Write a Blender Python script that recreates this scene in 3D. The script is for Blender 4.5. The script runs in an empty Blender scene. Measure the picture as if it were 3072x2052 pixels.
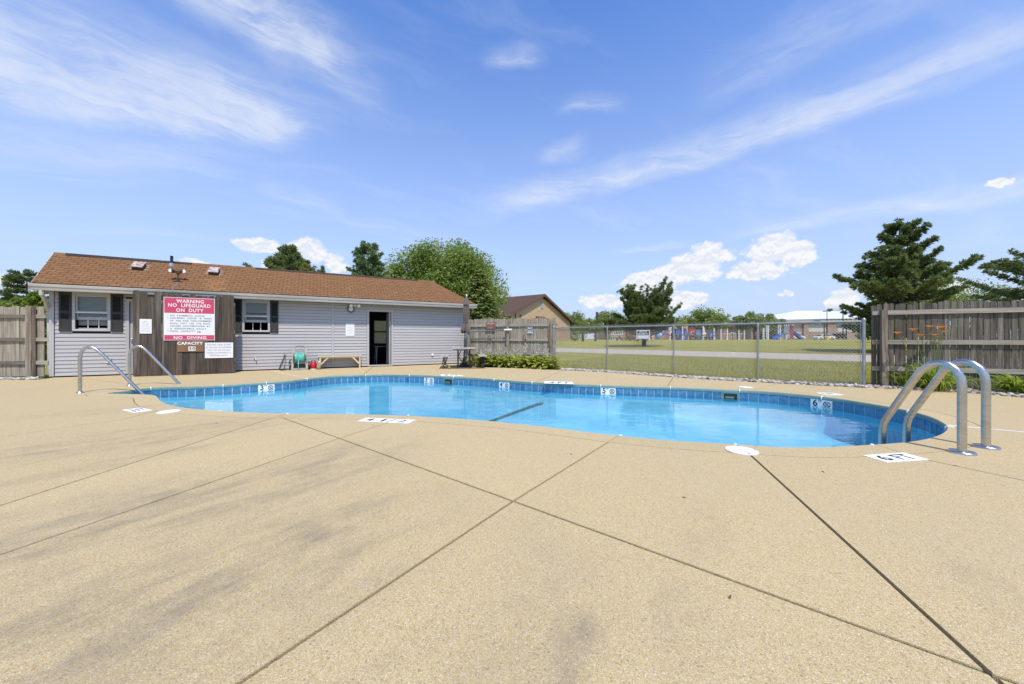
import bpy, bmesh, math, random
import numpy as np
from mathutils import Vector, Matrix

# ------------------------------------------------------------------ camera, sky, sun, exposure
scene = bpy.context.scene
COL = scene.collection
FPX, CX, HY = 1080.0, 1536.0, 1016.0           # focal length, centre and horizon in photo pixels (3072 wide)
cam_d = bpy.data.cameras.new('camera'); cam = bpy.data.objects.new('camera', cam_d); COL.objects.link(cam)
cam.location = (0, 0, 1.0); cam.rotation_euler = (math.radians(90), 0, 0)
cam_d.sensor_width = 36; cam_d.lens = 36*FPX/3072; cam_d.shift_y = -10/3072
cam_d.clip_start = .05; cam_d.clip_end = 6000
scene.camera = cam
scene.view_settings.view_transform = 'Standard'; scene.view_settings.look = 'None'
scene.view_settings.gamma = 1; scene.view_settings.use_curve_mapping = False
scene.view_settings.exposure = 0.0
EL = math.radians(60); AZ = math.atan2(.35, -.937)          # sun behind the camera, a little to its right
SUN = Vector((math.sin(AZ)*math.cos(EL), math.cos(AZ)*math.cos(EL), math.sin(EL)))
sd = bpy.data.lights.new('sun', 'SUN'); sd.energy = 4.7; sd.angle = math.radians(.53); sd.color = (1, .935, .83)
sun = bpy.data.objects.new('sun', sd); COL.objects.link(sun)
sun.location = (0, -20, 40); sun.rotation_euler = SUN.to_track_quat('Z', 'Y').to_euler()
SKY = .15

class NT:
    """a small node-tree writer: values are sockets or numbers"""
    def __init__(s, tree): s.t = tree; s.t.nodes.clear()
    def n(s, typ, ins=None, **props):
        nd = s.t.nodes.new(typ)
        for k, v in props.items(): setattr(nd, k, v)
        for k, v in (ins or {}).items(): s.set(nd.inputs[k], v)
        return nd
    def set(s, inp, v):
        if isinstance(v, bpy.types.NodeSocket): s.t.links.new(v, inp)
        elif isinstance(v, (tuple, list)) and inp.type == 'RGBA' and len(v) == 3: inp.default_value = (*v, 1)
        else: inp.default_value = v
    def m(s, op, a, b=None, c=None, clamp=False):
        nd = s.n('ShaderNodeMath', operation=op, use_clamp=clamp)
        for i, v in enumerate((a, b, c)):
            if v is not None: s.set(nd.inputs[i], v)
        return nd.outputs[0]
    def vm(s, op, a, b=None):
        nd = s.n('ShaderNodeVectorMath', operation=op); s.set(nd.inputs[0], a)
        if b is not None: s.set(nd.inputs[1], b)
        return nd.outputs[1] if op in ('LENGTH', 'DOT_PRODUCT') else nd.outputs[0]
    def ss(s, x, lo, hi):
        return s.n('ShaderNodeMapRange', {0: x, 1: lo, 2: hi, 3: 0., 4: 1.}, interpolation_type='SMOOTHSTEP').outputs[0]
    def mix(s, f, a, b, blend='MIX'):
        nd = s.n('ShaderNodeMix', data_type='RGBA', blend_type=blend)
        s.set(nd.inputs[0], f); s.set(nd.inputs[6], a); s.set(nd.inputs[7], b); return nd.outputs[2]
    def noise(s, vec, scale=5., detail=3., rough=.5, dist=0.):
        return s.n('ShaderNodeTexNoise', {'Vector': vec, 'Scale': scale, 'Detail': detail, 'Roughness': rough, 'Distortion': dist})
    def xyz(s, x, y, z):
        nd = s.n('ShaderNodeCombineXYZ'); s.set(nd.inputs[0], x); s.set(nd.inputs[1], y); s.set(nd.inputs[2], z); return nd.outputs[0]

world = bpy.data.worlds.new('World'); scene.world = world; world.use_nodes = True
def build_sky():
    w = NT(world.node_tree)
    tc = w.n('ShaderNodeTexCoord'); D = w.vm('NORMALIZE', tc.outputs['Generated'])
    sep = w.n('ShaderNodeSeparateXYZ', {0: D}); x, y, z = sep.outputs
    sky = w.n('ShaderNodeTexSky', sky_type='NISHITA', sun_disc=False, sun_elevation=EL, sun_rotation=AZ,
              air_density=1.0, dust_density=.35, ozone_density=2.2, altitude=0)
    az = w.m('MULTIPLY', w.m('ARCTAN2', x, y), 57.2958); el = w.m('MULTIPLY', w.m('ARCSINE', z), 57.2958)
    base = w.mix(1.0, sky.outputs[0], SKY_TINT, 'MULTIPLY')
    # pale air near the horizon, all the way round
    hz = w.m('POWER', w.m('SUBTRACT', 1., w.m('MULTIPLY', w.m('MAXIMUM', el, 0.), 1/46., clamp=True)), 1.35)
    base = w.mix(w.m('MULTIPLY', hz, SKY_HZ), base, tuple(c/SKY for c in SKY_HC))
    # high cirrus: thin sheets everywhere plus the streaks in view
    P = w.xyz(w.m('DIVIDE', x, w.m('ADD', w.m('MAXIMUM', z, 0.), .18)), w.m('DIVIDE', y, w.m('ADD', w.m('MAXIMUM', z, 0.), .18)), 0.)
    warp = w.noise(P, 1.3, 4, .6).outputs['Color']
    Q = w.vm('ADD', P, w.vm('MULTIPLY', w.vm('SUBTRACT', warp, (.5, .5, .5)), (.5, .5, .5)))
    mp = w.n('ShaderNodeMapping', {'Vector': Q, 'Rotation': (0, 0, math.radians(28)), 'Scale': (1.8, .40, 1)}, vector_type='TEXTURE')
    thin = w.noise(mp.outputs[0], 1.5, 7, .62).outputs[0]
    veil = w.m('MULTIPLY', w.ss(thin, .46, .85), .34)
    # combed fibres: noise drawn out along the wind, bent by a slow swirl, broken into patches
    W0 = w.xyz(w.m('DIVIDE', az, 11.), w.m('DIVIDE', el, 5.), 0.)
    sw = w.vm('SUBTRACT', w.noise(W0, .9, 4, .55).outputs['Color'], (.5, .5, .5)); sx, sy, _ = w.n('ShaderNodeSeparateXYZ', {0: sw}).outputs
    elw = w.m('ADD', el, w.m('MULTIPLY', sy, 5.0)); azw = w.m('ADD', az, w.m('MULTIPLY', sx, 9.0))
    fib = w.noise(w.xyz(w.m('DIVIDE', w.m('ADD', azw, w.m('MULTIPLY', elw, -1.2)), 15.), w.m('DIVIDE', elw, 1.15), 3.), 1.0, 8, .66).outputs[0]
    pat = w.noise(w.xyz(w.m('DIVIDE', azw, 9.), w.m('DIVIDE', elw, 4.2), 7.), 1.0, 6, .60).outputs[0]
    fibm = w.ss(w.m('ADD', w.m('MULTIPLY', fib, .45), w.m('MULTIPLY', pat, .55)), .36, .66)
    tot = veil
    def streak(a0, e0, a1, e1, wid, stg, bow=0., soft=.25, up=1.0):
        t = w.m('DIVIDE', w.m('SUBTRACT', az, a0), a1-a0)
        par = w.m('MULTIPLY', w.m('MULTIPLY', t, w.m('SUBTRACT', 1., t)), 4*bow)
        c = w.m('ADD', w.m('ADD', e0, w.m('MULTIPLY', t, e1-e0)), par)
        dd = w.m('SUBTRACT', w.m('ADD', el, w.m('MULTIPLY', sy, 3.2)), c)
        # sharper below, softer above
        q = w.m('MAXIMUM', w.m('DIVIDE', dd, wid*up), w.m('DIVIDE', dd, -wid))
        band = w.m('SUBTRACT', 1., w.ss(q, .05, 1.))
        ends = w.m('MULTIPLY', w.ss(t, 0., soft), w.m('SUBTRACT', 1., w.ss(t, 1-soft, 1.)))
        mm = w.m('MULTIPLY', w.m('MULTIPLY', band, ends), w.m('MULTIPLY', w.m('ADD', .22, w.m('MULTIPLY', fibm, .78)), stg))
        return mm
    for args in STREAKS:
        tot = w.m('SUBTRACT', 1., w.m('MULTIPLY', w.m('SUBTRACT', 1., tot), w.m('SUBTRACT', 1., streak(*args), clamp=True)))
    col = w.mix(w.m('MULTIPLY', tot, .84), base, tuple(c/SKY for c in (.80, .86, .97)))
    # low fair-weather cumulus
    f3 = w.noise(w.vm('MULTIPLY', D, (1, 1, 1.2)), 30., 7, .60).outputs[0]
    f4 = w.noise(w.vm('ADD', w.vm('MULTIPLY', D, (1, 1, 1.2)), (0, 0, .008)), 30., 7, .60).outputs[0]
    cw = w.vm('SUBTRACT', w.noise(D, 20., 5, .6).outputs['Color'], (.5, .5, .5)); c1, c2, c3_ = w.n('ShaderNodeSeparateXYZ', {0: cw}).outputs
    azc = w.m('ADD', az, w.m('MULTIPLY', c1, 5.5)); elc = w.m('ADD', el, w.m('MULTIPLY', c2, 2.6))
    fld = -9.
    for (a, e, ra, re) in CUMULI:
        da = w.m('DIVIDE', w.m('SUBTRACT', azc, a), ra); de = w.m('DIVIDE', w.m('SUBTRACT', elc, e), re)
        # flatter base: below the centre the blob closes faster
        de = w.m('MAXIMUM', de, w.m('MULTIPLY', de, -1.5))
        r2 = w.m('ADD', w.m('MULTIPLY', da, da), w.m('MULTIPLY', de, de))
        b = w.m('SUBTRACT', 1., r2)
        fld = b if fld == -9. else w.m('SMOOTH_MAX', fld, b, .35)
    dens = w.m('ADD', w.m('ADD', fld, .10), w.m('MULTIPLY', w.m('SUBTRACT', f3, .5), 2.2))
    # scattered small cumulus low over the rest of the horizon (behind and beside the camera)
    g = w.noise(w.vm('MULTIPLY', D, (1, 1, 2.2)), 5.5, 5, .55).outputs[0]
    ring = w.m('MULTIPLY', w.ss(el, 2., 5.), w.m('SUBTRACT', 1., w.ss(el, 9., 15.)))
    away = w.ss(w.m('ABSOLUTE', az), 56., 70.)
    dens2 = w.m('MULTIPLY', w.m('MULTIPLY', w.ss(g, .56, .66), ring), away)
    cm = w.m('MAXIMUM', w.ss(dens, -.06, .55), dens2)
    lit = w.ss(w.m('SUBTRACT', f3, f4), -.05, .06)
    ccol = w.mix(lit, tuple(c/SKY for c in (.80, .84, .93)), tuple(c/SKY for c in (.97, .97, .97)))
    col = w.mix(w.m('MULTIPLY', cm, .93), col, ccol)
    bg = w.n('ShaderNodeBackground', {'Color': col, 'Strength': SKY})
    out = w.n('ShaderNodeOutputWorld', {'Surface': bg.outputs[0]})
SKY_TINT = (.84, 1.22, 1.80); SKY_HZ = 1.0; SKY_HC = (.585, .685, .885)
STREAKS = [  # az0, el0, az1, el1, half width, strength, bow, softness of the ends, widening upwards
    (-11, 17.5, 62, 24.6, 2.0, .75, 3.0, .22, 2.2),
    (20, 22.4, 62, 26.2, 1.0, .6, 1.0, .3, 1.8),
    (-75, 19.5, -24, 28.5, 2.2, .95, -1.0, .2, 2.6),
    (-75, 25., -27, 27., 6.5, .75, .0, .25, 1.2),
    (-60, 36., -17, 31.5, 3.4, .9, 2.0, .25, 2.0),
    (-44, 40., -30, 33., 4.0, .6, 0., .3, 1.4),
    (-75, 16., -36, 21., 1.6, .6, -1., .3, 2.2),
    (-37, 18.6, -24, 17.8, 1.0, .5, .3, .35, 2.),
    (28, 13.0, 75, 12.2, 1.1, .85, 1.2, .25, 1.6),
    (14, 13.2, 28, 13.2, .55, .55, .3, .35, 1.4),
    (6, 31.5, 19, 31.0, 1.3, .65, .8, .4, 1.6),
    (-6, 37.5, 7, 37.5, 1.6, .6, .4, .4, 1.4),
    (3, 26.5, 13, 27.5, 1.6, .5, .3, .4, 1.2),
    (24, 30.5, 62, 33., 3.0, .35, 1.0, .3, 1.6),
    (-20, 13.0, -4, 13.5, 1.2, .35, .3, .4, 1.6),
]
def _ae(px, py):
    a = (px-CX)/FPX; b = (HY-py)/FPX
    return math.degrees(math.atan2(a, 1)), math.degrees(math.atan2(b, math.hypot(1, a)))
def _cu(x0, y0, x1, y1):          # a cumulus lobe: its box in photo pixels -> direction and angular radii
    a0, e0 = _ae(x0, (y0+y1)/2); a1, e1 = _ae(x1, (y0+y1)/2); _, et = _ae((x0+x1)/2, y0); _, eb = _ae((x0+x1)/2, y1)
    return ((a0+a1)/2, eb+(et-eb)*.42, (a1-a0)/2, (et-eb)*.56)
CUMULI = [_cu(*b) for b in (
    (2060, 715, 2200, 810), (1950, 765, 2170, 860), (1850, 810, 2060, 885), (1740, 880, 1880, 930), (1970, 870, 2130, 930),
    (2230, 690, 2430, 800), (2320, 715, 2470, 800), (2180, 775, 2360, 845), (2340, 855, 2385, 890), (2470, 860, 2580, 930),
    (2950, 520, 3045, 562), (2780, 835, 2960, 890),
    (705, 710, 850, 760), (865, 715, 985, 800), (965, 755, 1040, 820), (760, 775, 850, 812), (-40, 800, 60, 860), (545, 780, 640, 800))]
build_sky()

# ------------------------------------------------------------------ helpers
def G(px, py, z=0.):
    """the point at height z that the photo shows at a pixel"""
    t = (1-z)*FPX/(py-HY); return Vector(((px-CX)/FPX*t, t, z))
def B(px, py, Y):
    """the point at depth Y that the photo shows at a pixel"""
    return Vector(((px-CX)/FPX*Y, Y, 1-(py-HY)/FPX*Y))
_tu = [(-1e5, -.035), (9.9, -.035), (12, -.01), (18.9, .12), (21.7, .28), (32, .5), (44, .66), (60, .69), (80, .71), (200, .82), (600, .95), (4000, .97)]
def TZ(x, y):
    """height of the lawn: flat by the pool, a gentle rise beyond the path"""
    u = (np.asarray(x)+np.asarray(y))/math.sqrt(2)
    return np.interp(u, [p[0] for p in _tu], [p[1] for p in _tu])

def tag(o, label=None, cat=None, group=None, kind=None):
    if label: o['label'] = label
    if cat: o['category'] = cat
    if group: o['group'] = group
    if kind: o['kind'] = kind
    return o
def thing(name, label, cat, loc=(0, 0, 0), rotz=0., group=None):
    o = bpy.data.objects.new(name, None); COL.objects.link(o); o.location = loc; o.rotation_euler = (0, 0, rotz); o.empty_display_size = .1
    return tag(o, label, cat, group)
def link(name, me, mat, parent=None, loc=(0, 0, 0), rot=(0, 0, 0)):
    o = bpy.data.objects.new(name, me); COL.objects.link(o)
    if mat is not None and not me.materials: me.materials.append(mat)
    o.parent = parent; o.location = loc; o.rotation_euler = rot
    return o
def dup(root, loc, rotz, label=None, group=None, scale=None):
    r = root.copy(); COL.objects.link(r); r.location = loc; r.rotation_euler = (0, 0, rotz)
    if scale: r.scale = scale
    if label: r['label'] = label
    if group: r['group'] = group
    for ch in list(root.children):
        c = ch.copy(); COL.objects.link(c); c.parent = r
        for g in list(ch.children):
            k = g.copy(); COL.objects.link(k); k.parent = c
    return r

class MB:
    def __init__(s): s.v = []; s.f = []
    def add(s, vs, fs):
        b = len(s.v); s.v += [tuple(p) for p in vs]; s.f += [tuple(i+b for i in f) for f in fs]; return s
    def box(s, x0, y0, z0, x1, y1, z1):
        return s.add([(x0, y0, z0), (x1, y0, z0), (x1, y1, z0), (x0, y1, z0), (x0, y0, z1), (x1, y0, z1), (x1, y1, z1), (x0, y1, z1)],
                     [(0, 3, 2, 1), (4, 5, 6, 7), (0, 1, 5, 4), (1, 2, 6, 5), (2, 3, 7, 6), (3, 0, 4, 7)])
    def hexa(s, p):     # 4 bottom corners, 4 top corners
        return s.add(p, [(0, 3, 2, 1), (4, 5, 6, 7), (0, 1, 5, 4), (1, 2, 6, 5), (2, 3, 7, 6), (3, 0, 4, 7)])
    def prism(s, poly, d):
        n = len(poly); d = Vector(d); top = [tuple(Vector(p)+d) for p in poly]
        return s.add(list(poly)+top, [tuple(range(n-1, -1, -1)), tuple(range(n, 2*n))]+[(i, (i+1) % n, n+(i+1) % n, n+i) for i in range(n)])
    def bar(s, a, b, w, h, up=(0, 0, 1)):   # a square bar from a to b
        a = Vector(a); b = Vector(b); t = (b-a).normalized(); u = Vector(up)
        if abs(t.dot(u)) > .95: u = Vector((0, 1, 0))
        r = t.cross(u).normalized()*w/2; q = r.cross(t).normalized()*h/2
        return s.hexa([a-r-q, a+r-q, b+r-q, b-r-q, a-r+q, a+r+q, b+r+q, b-r+q])
    def tube(s, pts, r, n=8, cap=True, closed=False):
        pts = [Vector(p) for p in pts]; k = len(pts); rs = r if isinstance(r, (list, tuple)) else [r]*k
        vs = []; fs = []; prev = None
        for i, p in enumerate(pts):
            if closed: t = (pts[(i+1) % k]-pts[i-1]).normalized()
            else: t = (pts[min(i+1, k-1)]-pts[max(i-1, 0)]).normalized()
            if prev is None:
                u = Vector((0, 0, 1)) if abs(t.z) < .9 else Vector((1, 0, 0)); u = (u-t*u.dot(t)).normalized()
            else: u = (prev-t*prev.dot(t)).normalized()
            prev = u; w = t.cross(u)
            for j in range(n):
                a = 2*math.pi*j/n; vs.append(p+(u*math.cos(a)+w*math.sin(a))*rs[i])
        for i in range(k if closed else k-1):
            for j in range(n):
                a = i*n+j; b = i*n+(j+1) % n; i2 = (i+1) % k; fs.append((a, b, i2*n+(j+1) % n, i2*n+j))
        if cap and not closed: fs += [tuple(range(n-1, -1, -1)), tuple((k-1)*n+j for j in range(n))]
        return s.add(vs, fs)
    def lathe(s, prof, c=(0, 0, 0), n=16):
        vs = []; fs = []; k = len(prof)
        for (r, z) in prof:
            for j in range(n): a = 2*math.pi*j/n; vs.append((c[0]+r*math.cos(a), c[1]+r*math.sin(a), c[2]+z))
        for i in range(k-1):
            for j in range(n): fs.append((i*n+j, i*n+(j+1) % n, (i+1)*n+(j+1) % n, (i+1)*n+j))
        fs += [tuple(range(n-1, -1, -1)), tuple((k-1)*n+j for j in range(n))]
        return s.add(vs, fs)
    def disc(s, c, r, axis='y', n=20, th=.01, dirn=-1):
        p = []
        for j in range(n):
            a = 2*math.pi*j/n; u, w = r*math.cos(a), r*math.sin(a)
            p.append((c[0]+u, c[1], c[2]+w) if axis == 'y' else ((c[0]+u, c[1]+w, c[2]) if axis == 'z' else (c[0], c[1]+u, c[2]+w)))
        return s.prism(p, {'y': (0, dirn*th, 0), 'z': (0, 0, th), 'x': (th, 0, 0)}[axis])
    def mesh(s, name, smooth=False, fix=True):
        me = bpy.data.meshes.new(name); me.from_pydata(s.v, [], s.f)
        if fix:
            bm = bmesh.new(); bm.from_mesh(me); bmesh.ops.recalc_face_normals(bm, faces=bm.faces); bm.to_mesh(me); bm.free()
        if smooth:
            me.polygons.foreach_set('use_smooth', [True]*len(me.polygons))
            try: me.set_sharp_from_angle(angle=math.radians(50))
            except Exception: pass
        me.update(); return me
    def build(s, name, mat, parent=None, loc=(0, 0, 0), rot=(0, 0, 0), smooth=False):
        return link(name, s.mesh(name, smooth), mat, parent, loc, rot)

def fast(name, V, F, mat, parent=None, loc=(0, 0, 0), tint=None, smooth=False):
    V = np.ascontiguousarray(V, dtype=np.float32); F = np.ascontiguousarray(F, dtype=np.int32); k = F.shape[1]
    me = bpy.data.meshes.new(name); me.vertices.add(len(V)); me.vertices.foreach_set('co', V.ravel())
    me.loops.add(F.size); me.loops.foreach_set('vertex_index', F.ravel()); me.polygons.add(len(F))
    me.polygons.foreach_set('loop_start', np.arange(0, F.size, k, dtype=np.int32))
    if smooth: me.polygons.foreach_set('use_smooth', np.ones(len(F), dtype=bool))
    if tint is not None:
        at = me.attributes.new('tint', 'FLOAT', 'POINT'); at.data.foreach_set('value', np.ascontiguousarray(tint, dtype=np.float32))
    me.update(calc_edges=True); me.validate()
    return link(name, me, mat, parent, loc)

# ------------------------------------------------------------------ materials
def M(name, c1, c2=None, rough=.6, metal=0., scale=8., stretch=(1, 1, 1), bump=0., bscale=60., rnd=0., spec=.5, detail=5., lo=.3, hi=.7, coat=0., c3=None, s3=2., l3=(.5, .75), hue=None):
    """procedural surface: two-colour noise, an optional third blotch colour, per-object brightness spread, fine relief"""
    m = bpy.data.materials.new(name); m.use_nodes = True; w = NT(m.node_tree)
    tc = w.n('ShaderNodeTexCoord'); oi = w.n('ShaderNodeObjectInfo')
    off = w.vm('MULTIPLY', w.xyz(oi.outputs['Random'], w.m('MULTIPLY', oi.outputs['Random'], 7.3), w.m('MULTIPLY', oi.outputs['Random'], 3.7)), (11, 11, 11))
    P = w.vm('ADD', w.vm('MULTIPLY', tc.outputs['Object'], stretch), off)
    col = w.n('ShaderNodeRGB'); col.outputs[0].default_value = (*c1, 1); c = col.outputs[0]
    if c2: c = w.mix(w.ss(w.noise(P, scale, detail, .6).outputs[0], lo, hi), c, c2)
    if c3: c = w.mix(w.ss(w.noise(P, s3, 4, .55).outputs[0], *l3), c, c3)
    if rnd:
        k = w.m('ADD', 1-rnd, w.m('MULTIPLY', oi.outputs['Random'], 2*rnd)); c = w.mix(1., c, w.xyz(k, k, k), 'MULTIPLY')
    if hue:
        c = w.mix(w.m('MULTIPLY', w.m('FRACT', w.m('MULTIPLY', oi.outputs['Random'], 17.3)), hue[3]), c, hue[:3])
    b = w.n('ShaderNodeBsdfPrincipled', {'Base Color': c, 'Roughness': rough, 'Metallic': metal, 'Specular IOR Level': spec, 'Coat Weight': coat})
    if bump:
        bn = w.n('ShaderNodeBump', {'Height': w.noise(P, bscale, 4, .6).outputs[0], 'Strength': bump, 'Distance': .01}); w.set(b.inputs['Normal'], bn.outputs[0])
    w.n('ShaderNodeOutputMaterial', {'Surface': b.outputs[0]})
    return m
def leafmat(name, dark, lite, dry=None, trans=.35, rough=.55):
    """foliage: colour spread from leaf to leaf and clump to clump (random attribute), light passes through"""
    m = bpy.data.materials.new(name); m.use_nodes = True; w = NT(m.node_tree)
    at = w.n('ShaderNodeAttribute', attribute_name='tint'); c = w.mix(at.outputs['Fac'], dark, lite)
    if dry: c = w.mix(w.ss(at.outputs['Fac'], .93, 1.0), c, dry)
    p = w.n('ShaderNodeBsdfPrincipled', {'Base Color': c, 'Roughness': rough, 'Specular IOR Level': .3})
    t = w.n('ShaderNodeBsdfTranslucent', {'Color': w.mix(.5, c, tuple(min(1, v*1.5) for v in lite))})
    s = w.n('ShaderNodeMixShader', {0: trans, 1: p.outputs[0], 2: t.outputs[0]})
    w.n('ShaderNodeOutputMaterial', {'Surface': s.outputs[0]})
    return m
def glassmat(name, tint=(.9, .95, .95), refl=1.0, rough=.02):
    m = bpy.data.materials.new(name); m.use_nodes = True; w = NT(m.node_tree)
    fr = w.n('ShaderNodeFresnel', {'IOR': 1.5})
    s = w.n('ShaderNodeMixShader', {0: w.m('MULTIPLY', fr.outputs[0], refl), 1: w.n('ShaderNodeBsdfTransparent', {'Color': tint}).outputs[0],
            2: w.n('ShaderNodeBsdfGlossy', {'Roughness': rough}).outputs[0]})
    w.n('ShaderNodeOutputMaterial', {'Surface': s.outputs[0]}); return m

def deckmat():
    m = bpy.data.materials.new('exposed_aggregate_concrete'); m.use_nodes = True; w = NT(m.node_tree)
    g = w.n('ShaderNodeNewGeometry'); P = g.outputs['Position']
    fine = w.n('ShaderNodeTexVoronoi', {'Vector': P, 'Scale': 300.}, feature='F1'); fr = w.n('ShaderNodeSeparateColor', {0: fine.outputs['Color']})
    c = w.mix(w.ss(fr.outputs[0], .15, .95), (.46, .345, .168), (.59, .46, .24))
    c = w.mix(w.m('MULTIPLY', w.ss(fr.outputs[1], .82, .95), .70), c, (.26, .20, .13))
    c = w.mix(w.m('MULTIPLY', w.ss(fr.outputs[2], .91, .97), .5), c, (.74, .70, .62))
    grain = w.noise(P, 42., 4, .7).outputs[0]
    c = w.mix(w.m('MULTIPLY', w.ss(grain, .5, .78), .30), c, (.30, .235, .145))
    big = w.noise(P, .9, 5, .6).outputs[0]
    c = w.mix(w.m('MULTIPLY', w.ss(big, .35, .8), .18), c, (.38, .315, .215))
    # weathered grey-violet staining of the older slabs, running with the drainage
    mp = w.n('ShaderNodeMapping', {'Vector': w.vm('MULTIPLY', P, (1, 1, 0)), 'Rotation': (0, 0, math.radians(54)), 'Scale': (1.25, .36, 1)}, vector_type='TEXTURE')
    st = w.ss(w.noise(mp.outputs[0], 1.6, 8, .68).outputs[0], .37, .66)
    tot = 0.
    for (x, y, a, L, wd, s) in STAINS:
        q = w.n('ShaderNodeMapping', {'Vector': w.vm('MULTIPLY', P, (1, 1, 0)), 'Location': (x, y, 0), 'Rotation': (0, 0, math.radians(a)), 'Scale': (L, wd, 1)}, vector_type='TEXTURE')
        k = w.m('MULTIPLY', w.m('SUBTRACT', 1., w.ss(w.vm('LENGTH', q.outputs[0]), .2, 1.)), s)
        tot = w.m('MAXIMUM', tot, k)
    k = w.m('MULTIPLY', tot, w.m('ADD', .12, w.m('MULTIPLY', st, .88)), clamp=True)
    pt = w.ss(w.noise(P, 3.4, 6, .7).outputs[0], .34, .62)
    c = w.mix(w.m('MULTIPLY', w.m('MULTIPLY', k, .85), w.m('ADD', .35, w.m('MULTIPLY', pt, .65))), c, (.185, .152, .115))
    # pits and dark grit, and a slightly different tone for every pour
    pit = w.n('ShaderNodeTexVoronoi', {'Vector': P, 'Scale': 58.}, feature='F1'); pc = w.n('ShaderNodeSeparateColor', {0: pit.outputs['Color']})
    c = w.mix(w.m('MULTIPLY', w.m('MULTIPLY', w.m('SUBTRACT', 1., w.ss(pit.outputs['Distance'], .16, .30)), w.ss(pc.outputs[0], .62, .72)), .55), c, (.20, .155, .10))
    rn = w.m('ADD', .965, w.m('MULTIPLY', w.n('ShaderNodeObjectInfo').outputs['Random'], .07)); c = w.mix(1., c, w.xyz(rn, rn, rn), 'MULTIPLY')
    bw = w.m('ADD', w.m('MULTIPLY', fine.outputs['Distance'], 1.), w.m('MULTIPLY', grain, .004))
    bn = w.n('ShaderNodeBump', {'Height': bw, 'Strength': .28, 'Distance': .5}, invert=True)
    b = w.n('ShaderNodeBsdfPrincipled', {'Base Color': c, 'Roughness': .85, 'Specular IOR Level': .25, 'Normal': bn.outputs[0]})
    w.n('ShaderNodeOutputMaterial', {'Surface': b.outputs[0]}); return m
STAINS = [(-1.0, 1.72, 52, .95, .26, 1.), (-1.55, 1.22, 50, .7, .17, 1.), (-.55, 1.55, 42, .3, .12, .7), (.20, 1.15, 80, .32, .16, 1.), (.6, 1.25, 70, .4, .2, .3),
          (-4.3, 3.1, 30, .7, .2, .8), (-3.2, 2.9, 50, 1.2, .22, .6), (-2.0, 2.2, 50, 2.4, .9, .75), (-3.6, 3.8, 45, 2.2, .9, .5), (-1.2, 1.5, 45, 1.6, .8, .75), (1.0, 1.9, 60, .5, .22, .35),
          (1.9, 1.35, 80, .5, .2, .35), (.2, 1.6, 80, .8, .5, .22), (-5.6, 5.0, 30, 1.6, .5, .3), (-.2, .9, 50, 1.2, .5, .35)]

WOOD = M('weathered_wood', (.17, .150, .118), (.075, .066, .052), rough=.85, scale=3.2, stretch=(9, 9, .55), bump=.5, bscale=26, rnd=.22, c3=(.22, .20, .17), s3=1.4, l3=(.5, .7), spec=.2)
WOODY = M('left_fence_wood', (.37, .325, .25), (.21, .18, .135), rough=.85, scale=3.2, stretch=(9, 9, .55), bump=.5, bscale=26, rnd=.14, c3=(.42, .375, .29), s3=1.4, l3=(.5, .7), spec=.2)
WOODL = M('weathered_rail_wood', (.42, .385, .315), (.25, .22, .175), rough=.85, scale=3.0, stretch=(.5, 9, 9), bump=.5, bscale=26, rnd=.12, spec=.2)
WOODP = M('weathered_post_wood', (.34, .285, .215), (.15, .12, .09), rough=.85, scale=3.0, stretch=(8, 8, .6), bump=.6, bscale=22, rnd=.1, spec=.2)
WOODS = M('brown_screen_wood', (.092, .076, .061), (.030, .025, .021), rough=.85, scale=3.2, stretch=(9, 9, .5), bump=.5, bscale=26, rnd=.32, c3=(.15, .132, .112), s3=1.2, l3=(.48, .72), spec=.2, hue=(.13, .095, .065, .45))
PINE = M('bare_bench_lumber', (.62, .53, .34), (.50, .42, .26), rough=.7, scale=2.5, stretch=(1, 9, 9), bump=.15, bscale=30, rnd=.06)
SIDING = M('grey_vinyl_siding', (.42, .405, .395), (.40, .387, .377), rough=.42, scale=.8, stretch=(.4, 4, 4), rnd=.025, bump=.04, bscale=90, spec=.4)
TRIM = M('pale_grey_trim', (.42, .415, .41), (.39, .385, .38), rough=.45, scale=2, spec=.4)
GUTTER = M('gutter_white', (.50, .48, .44), (.38, .36, .32), rough=.4, scale=1.5, stretch=(.5, 3, 3))
WHITE = M('white_paint', (.78, .78, .76), (.70, .70, .68), rough=.5, scale=3)
SHUT = M('charcoal_shutter', (.019, .021, .019), (.027, .028, .025), rough=.6, scale=5)
SHING = M('brown_shingle', (.215, .110, .050), (.165, .086, .040), rough=.9, scale=16, bump=.2, bscale=220, rnd=.045, spec=.15, c3=(.245, .13, .062), s3=5)
SHINGW = M('rain_washed_shingle', (.265, .138, .062), (.215, .112, .052), rough=.9, scale=16, bump=.4, bscale=220, rnd=.12, spec=.15)
RBLACK = M('black_ridge_strip', (.02, .018, .016), (.03, .026, .022), rough=.8)
RUSTY = M('rust_and_galvanized', (.46, .44, .41), (.30, .10, .075), rough=.6, metal=.2, scale=14, lo=.50, hi=.58, bump=.2)
STEEL = M('brushed_stainless', (.60, .575, .53), (.50, .475, .435), rough=.30, metal=1., scale=7, stretch=(1, 1, 6), bump=.03, bscale=160)
GALV = M('galvanized_pipe', (.42, .43, .43), (.33, .34, .34), rough=.42, metal=.7, scale=10, rnd=.05)
WIRE = M('galvanized_wire', (.44, .44, .42), (.34, .34, .32), rough=.5, metal=.5, scale=6)
BLACK = M('black_paint', (.012, .012, .012), (.02, .02, .018), rough=.45, scale=6)
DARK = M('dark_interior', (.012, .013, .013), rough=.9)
BLIND = M('cream_blind', (.55, .52, .42), (.48, .45, .36), rough=.7, scale=3)
INK = M('black_ink', (.015, .015, .015), rough=.6); INKG = M('faded_grey_ink', (.42, .42, .41), rough=.6); INKD = M('grey_ink', (.11, .11, .11), rough=.6)
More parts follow.
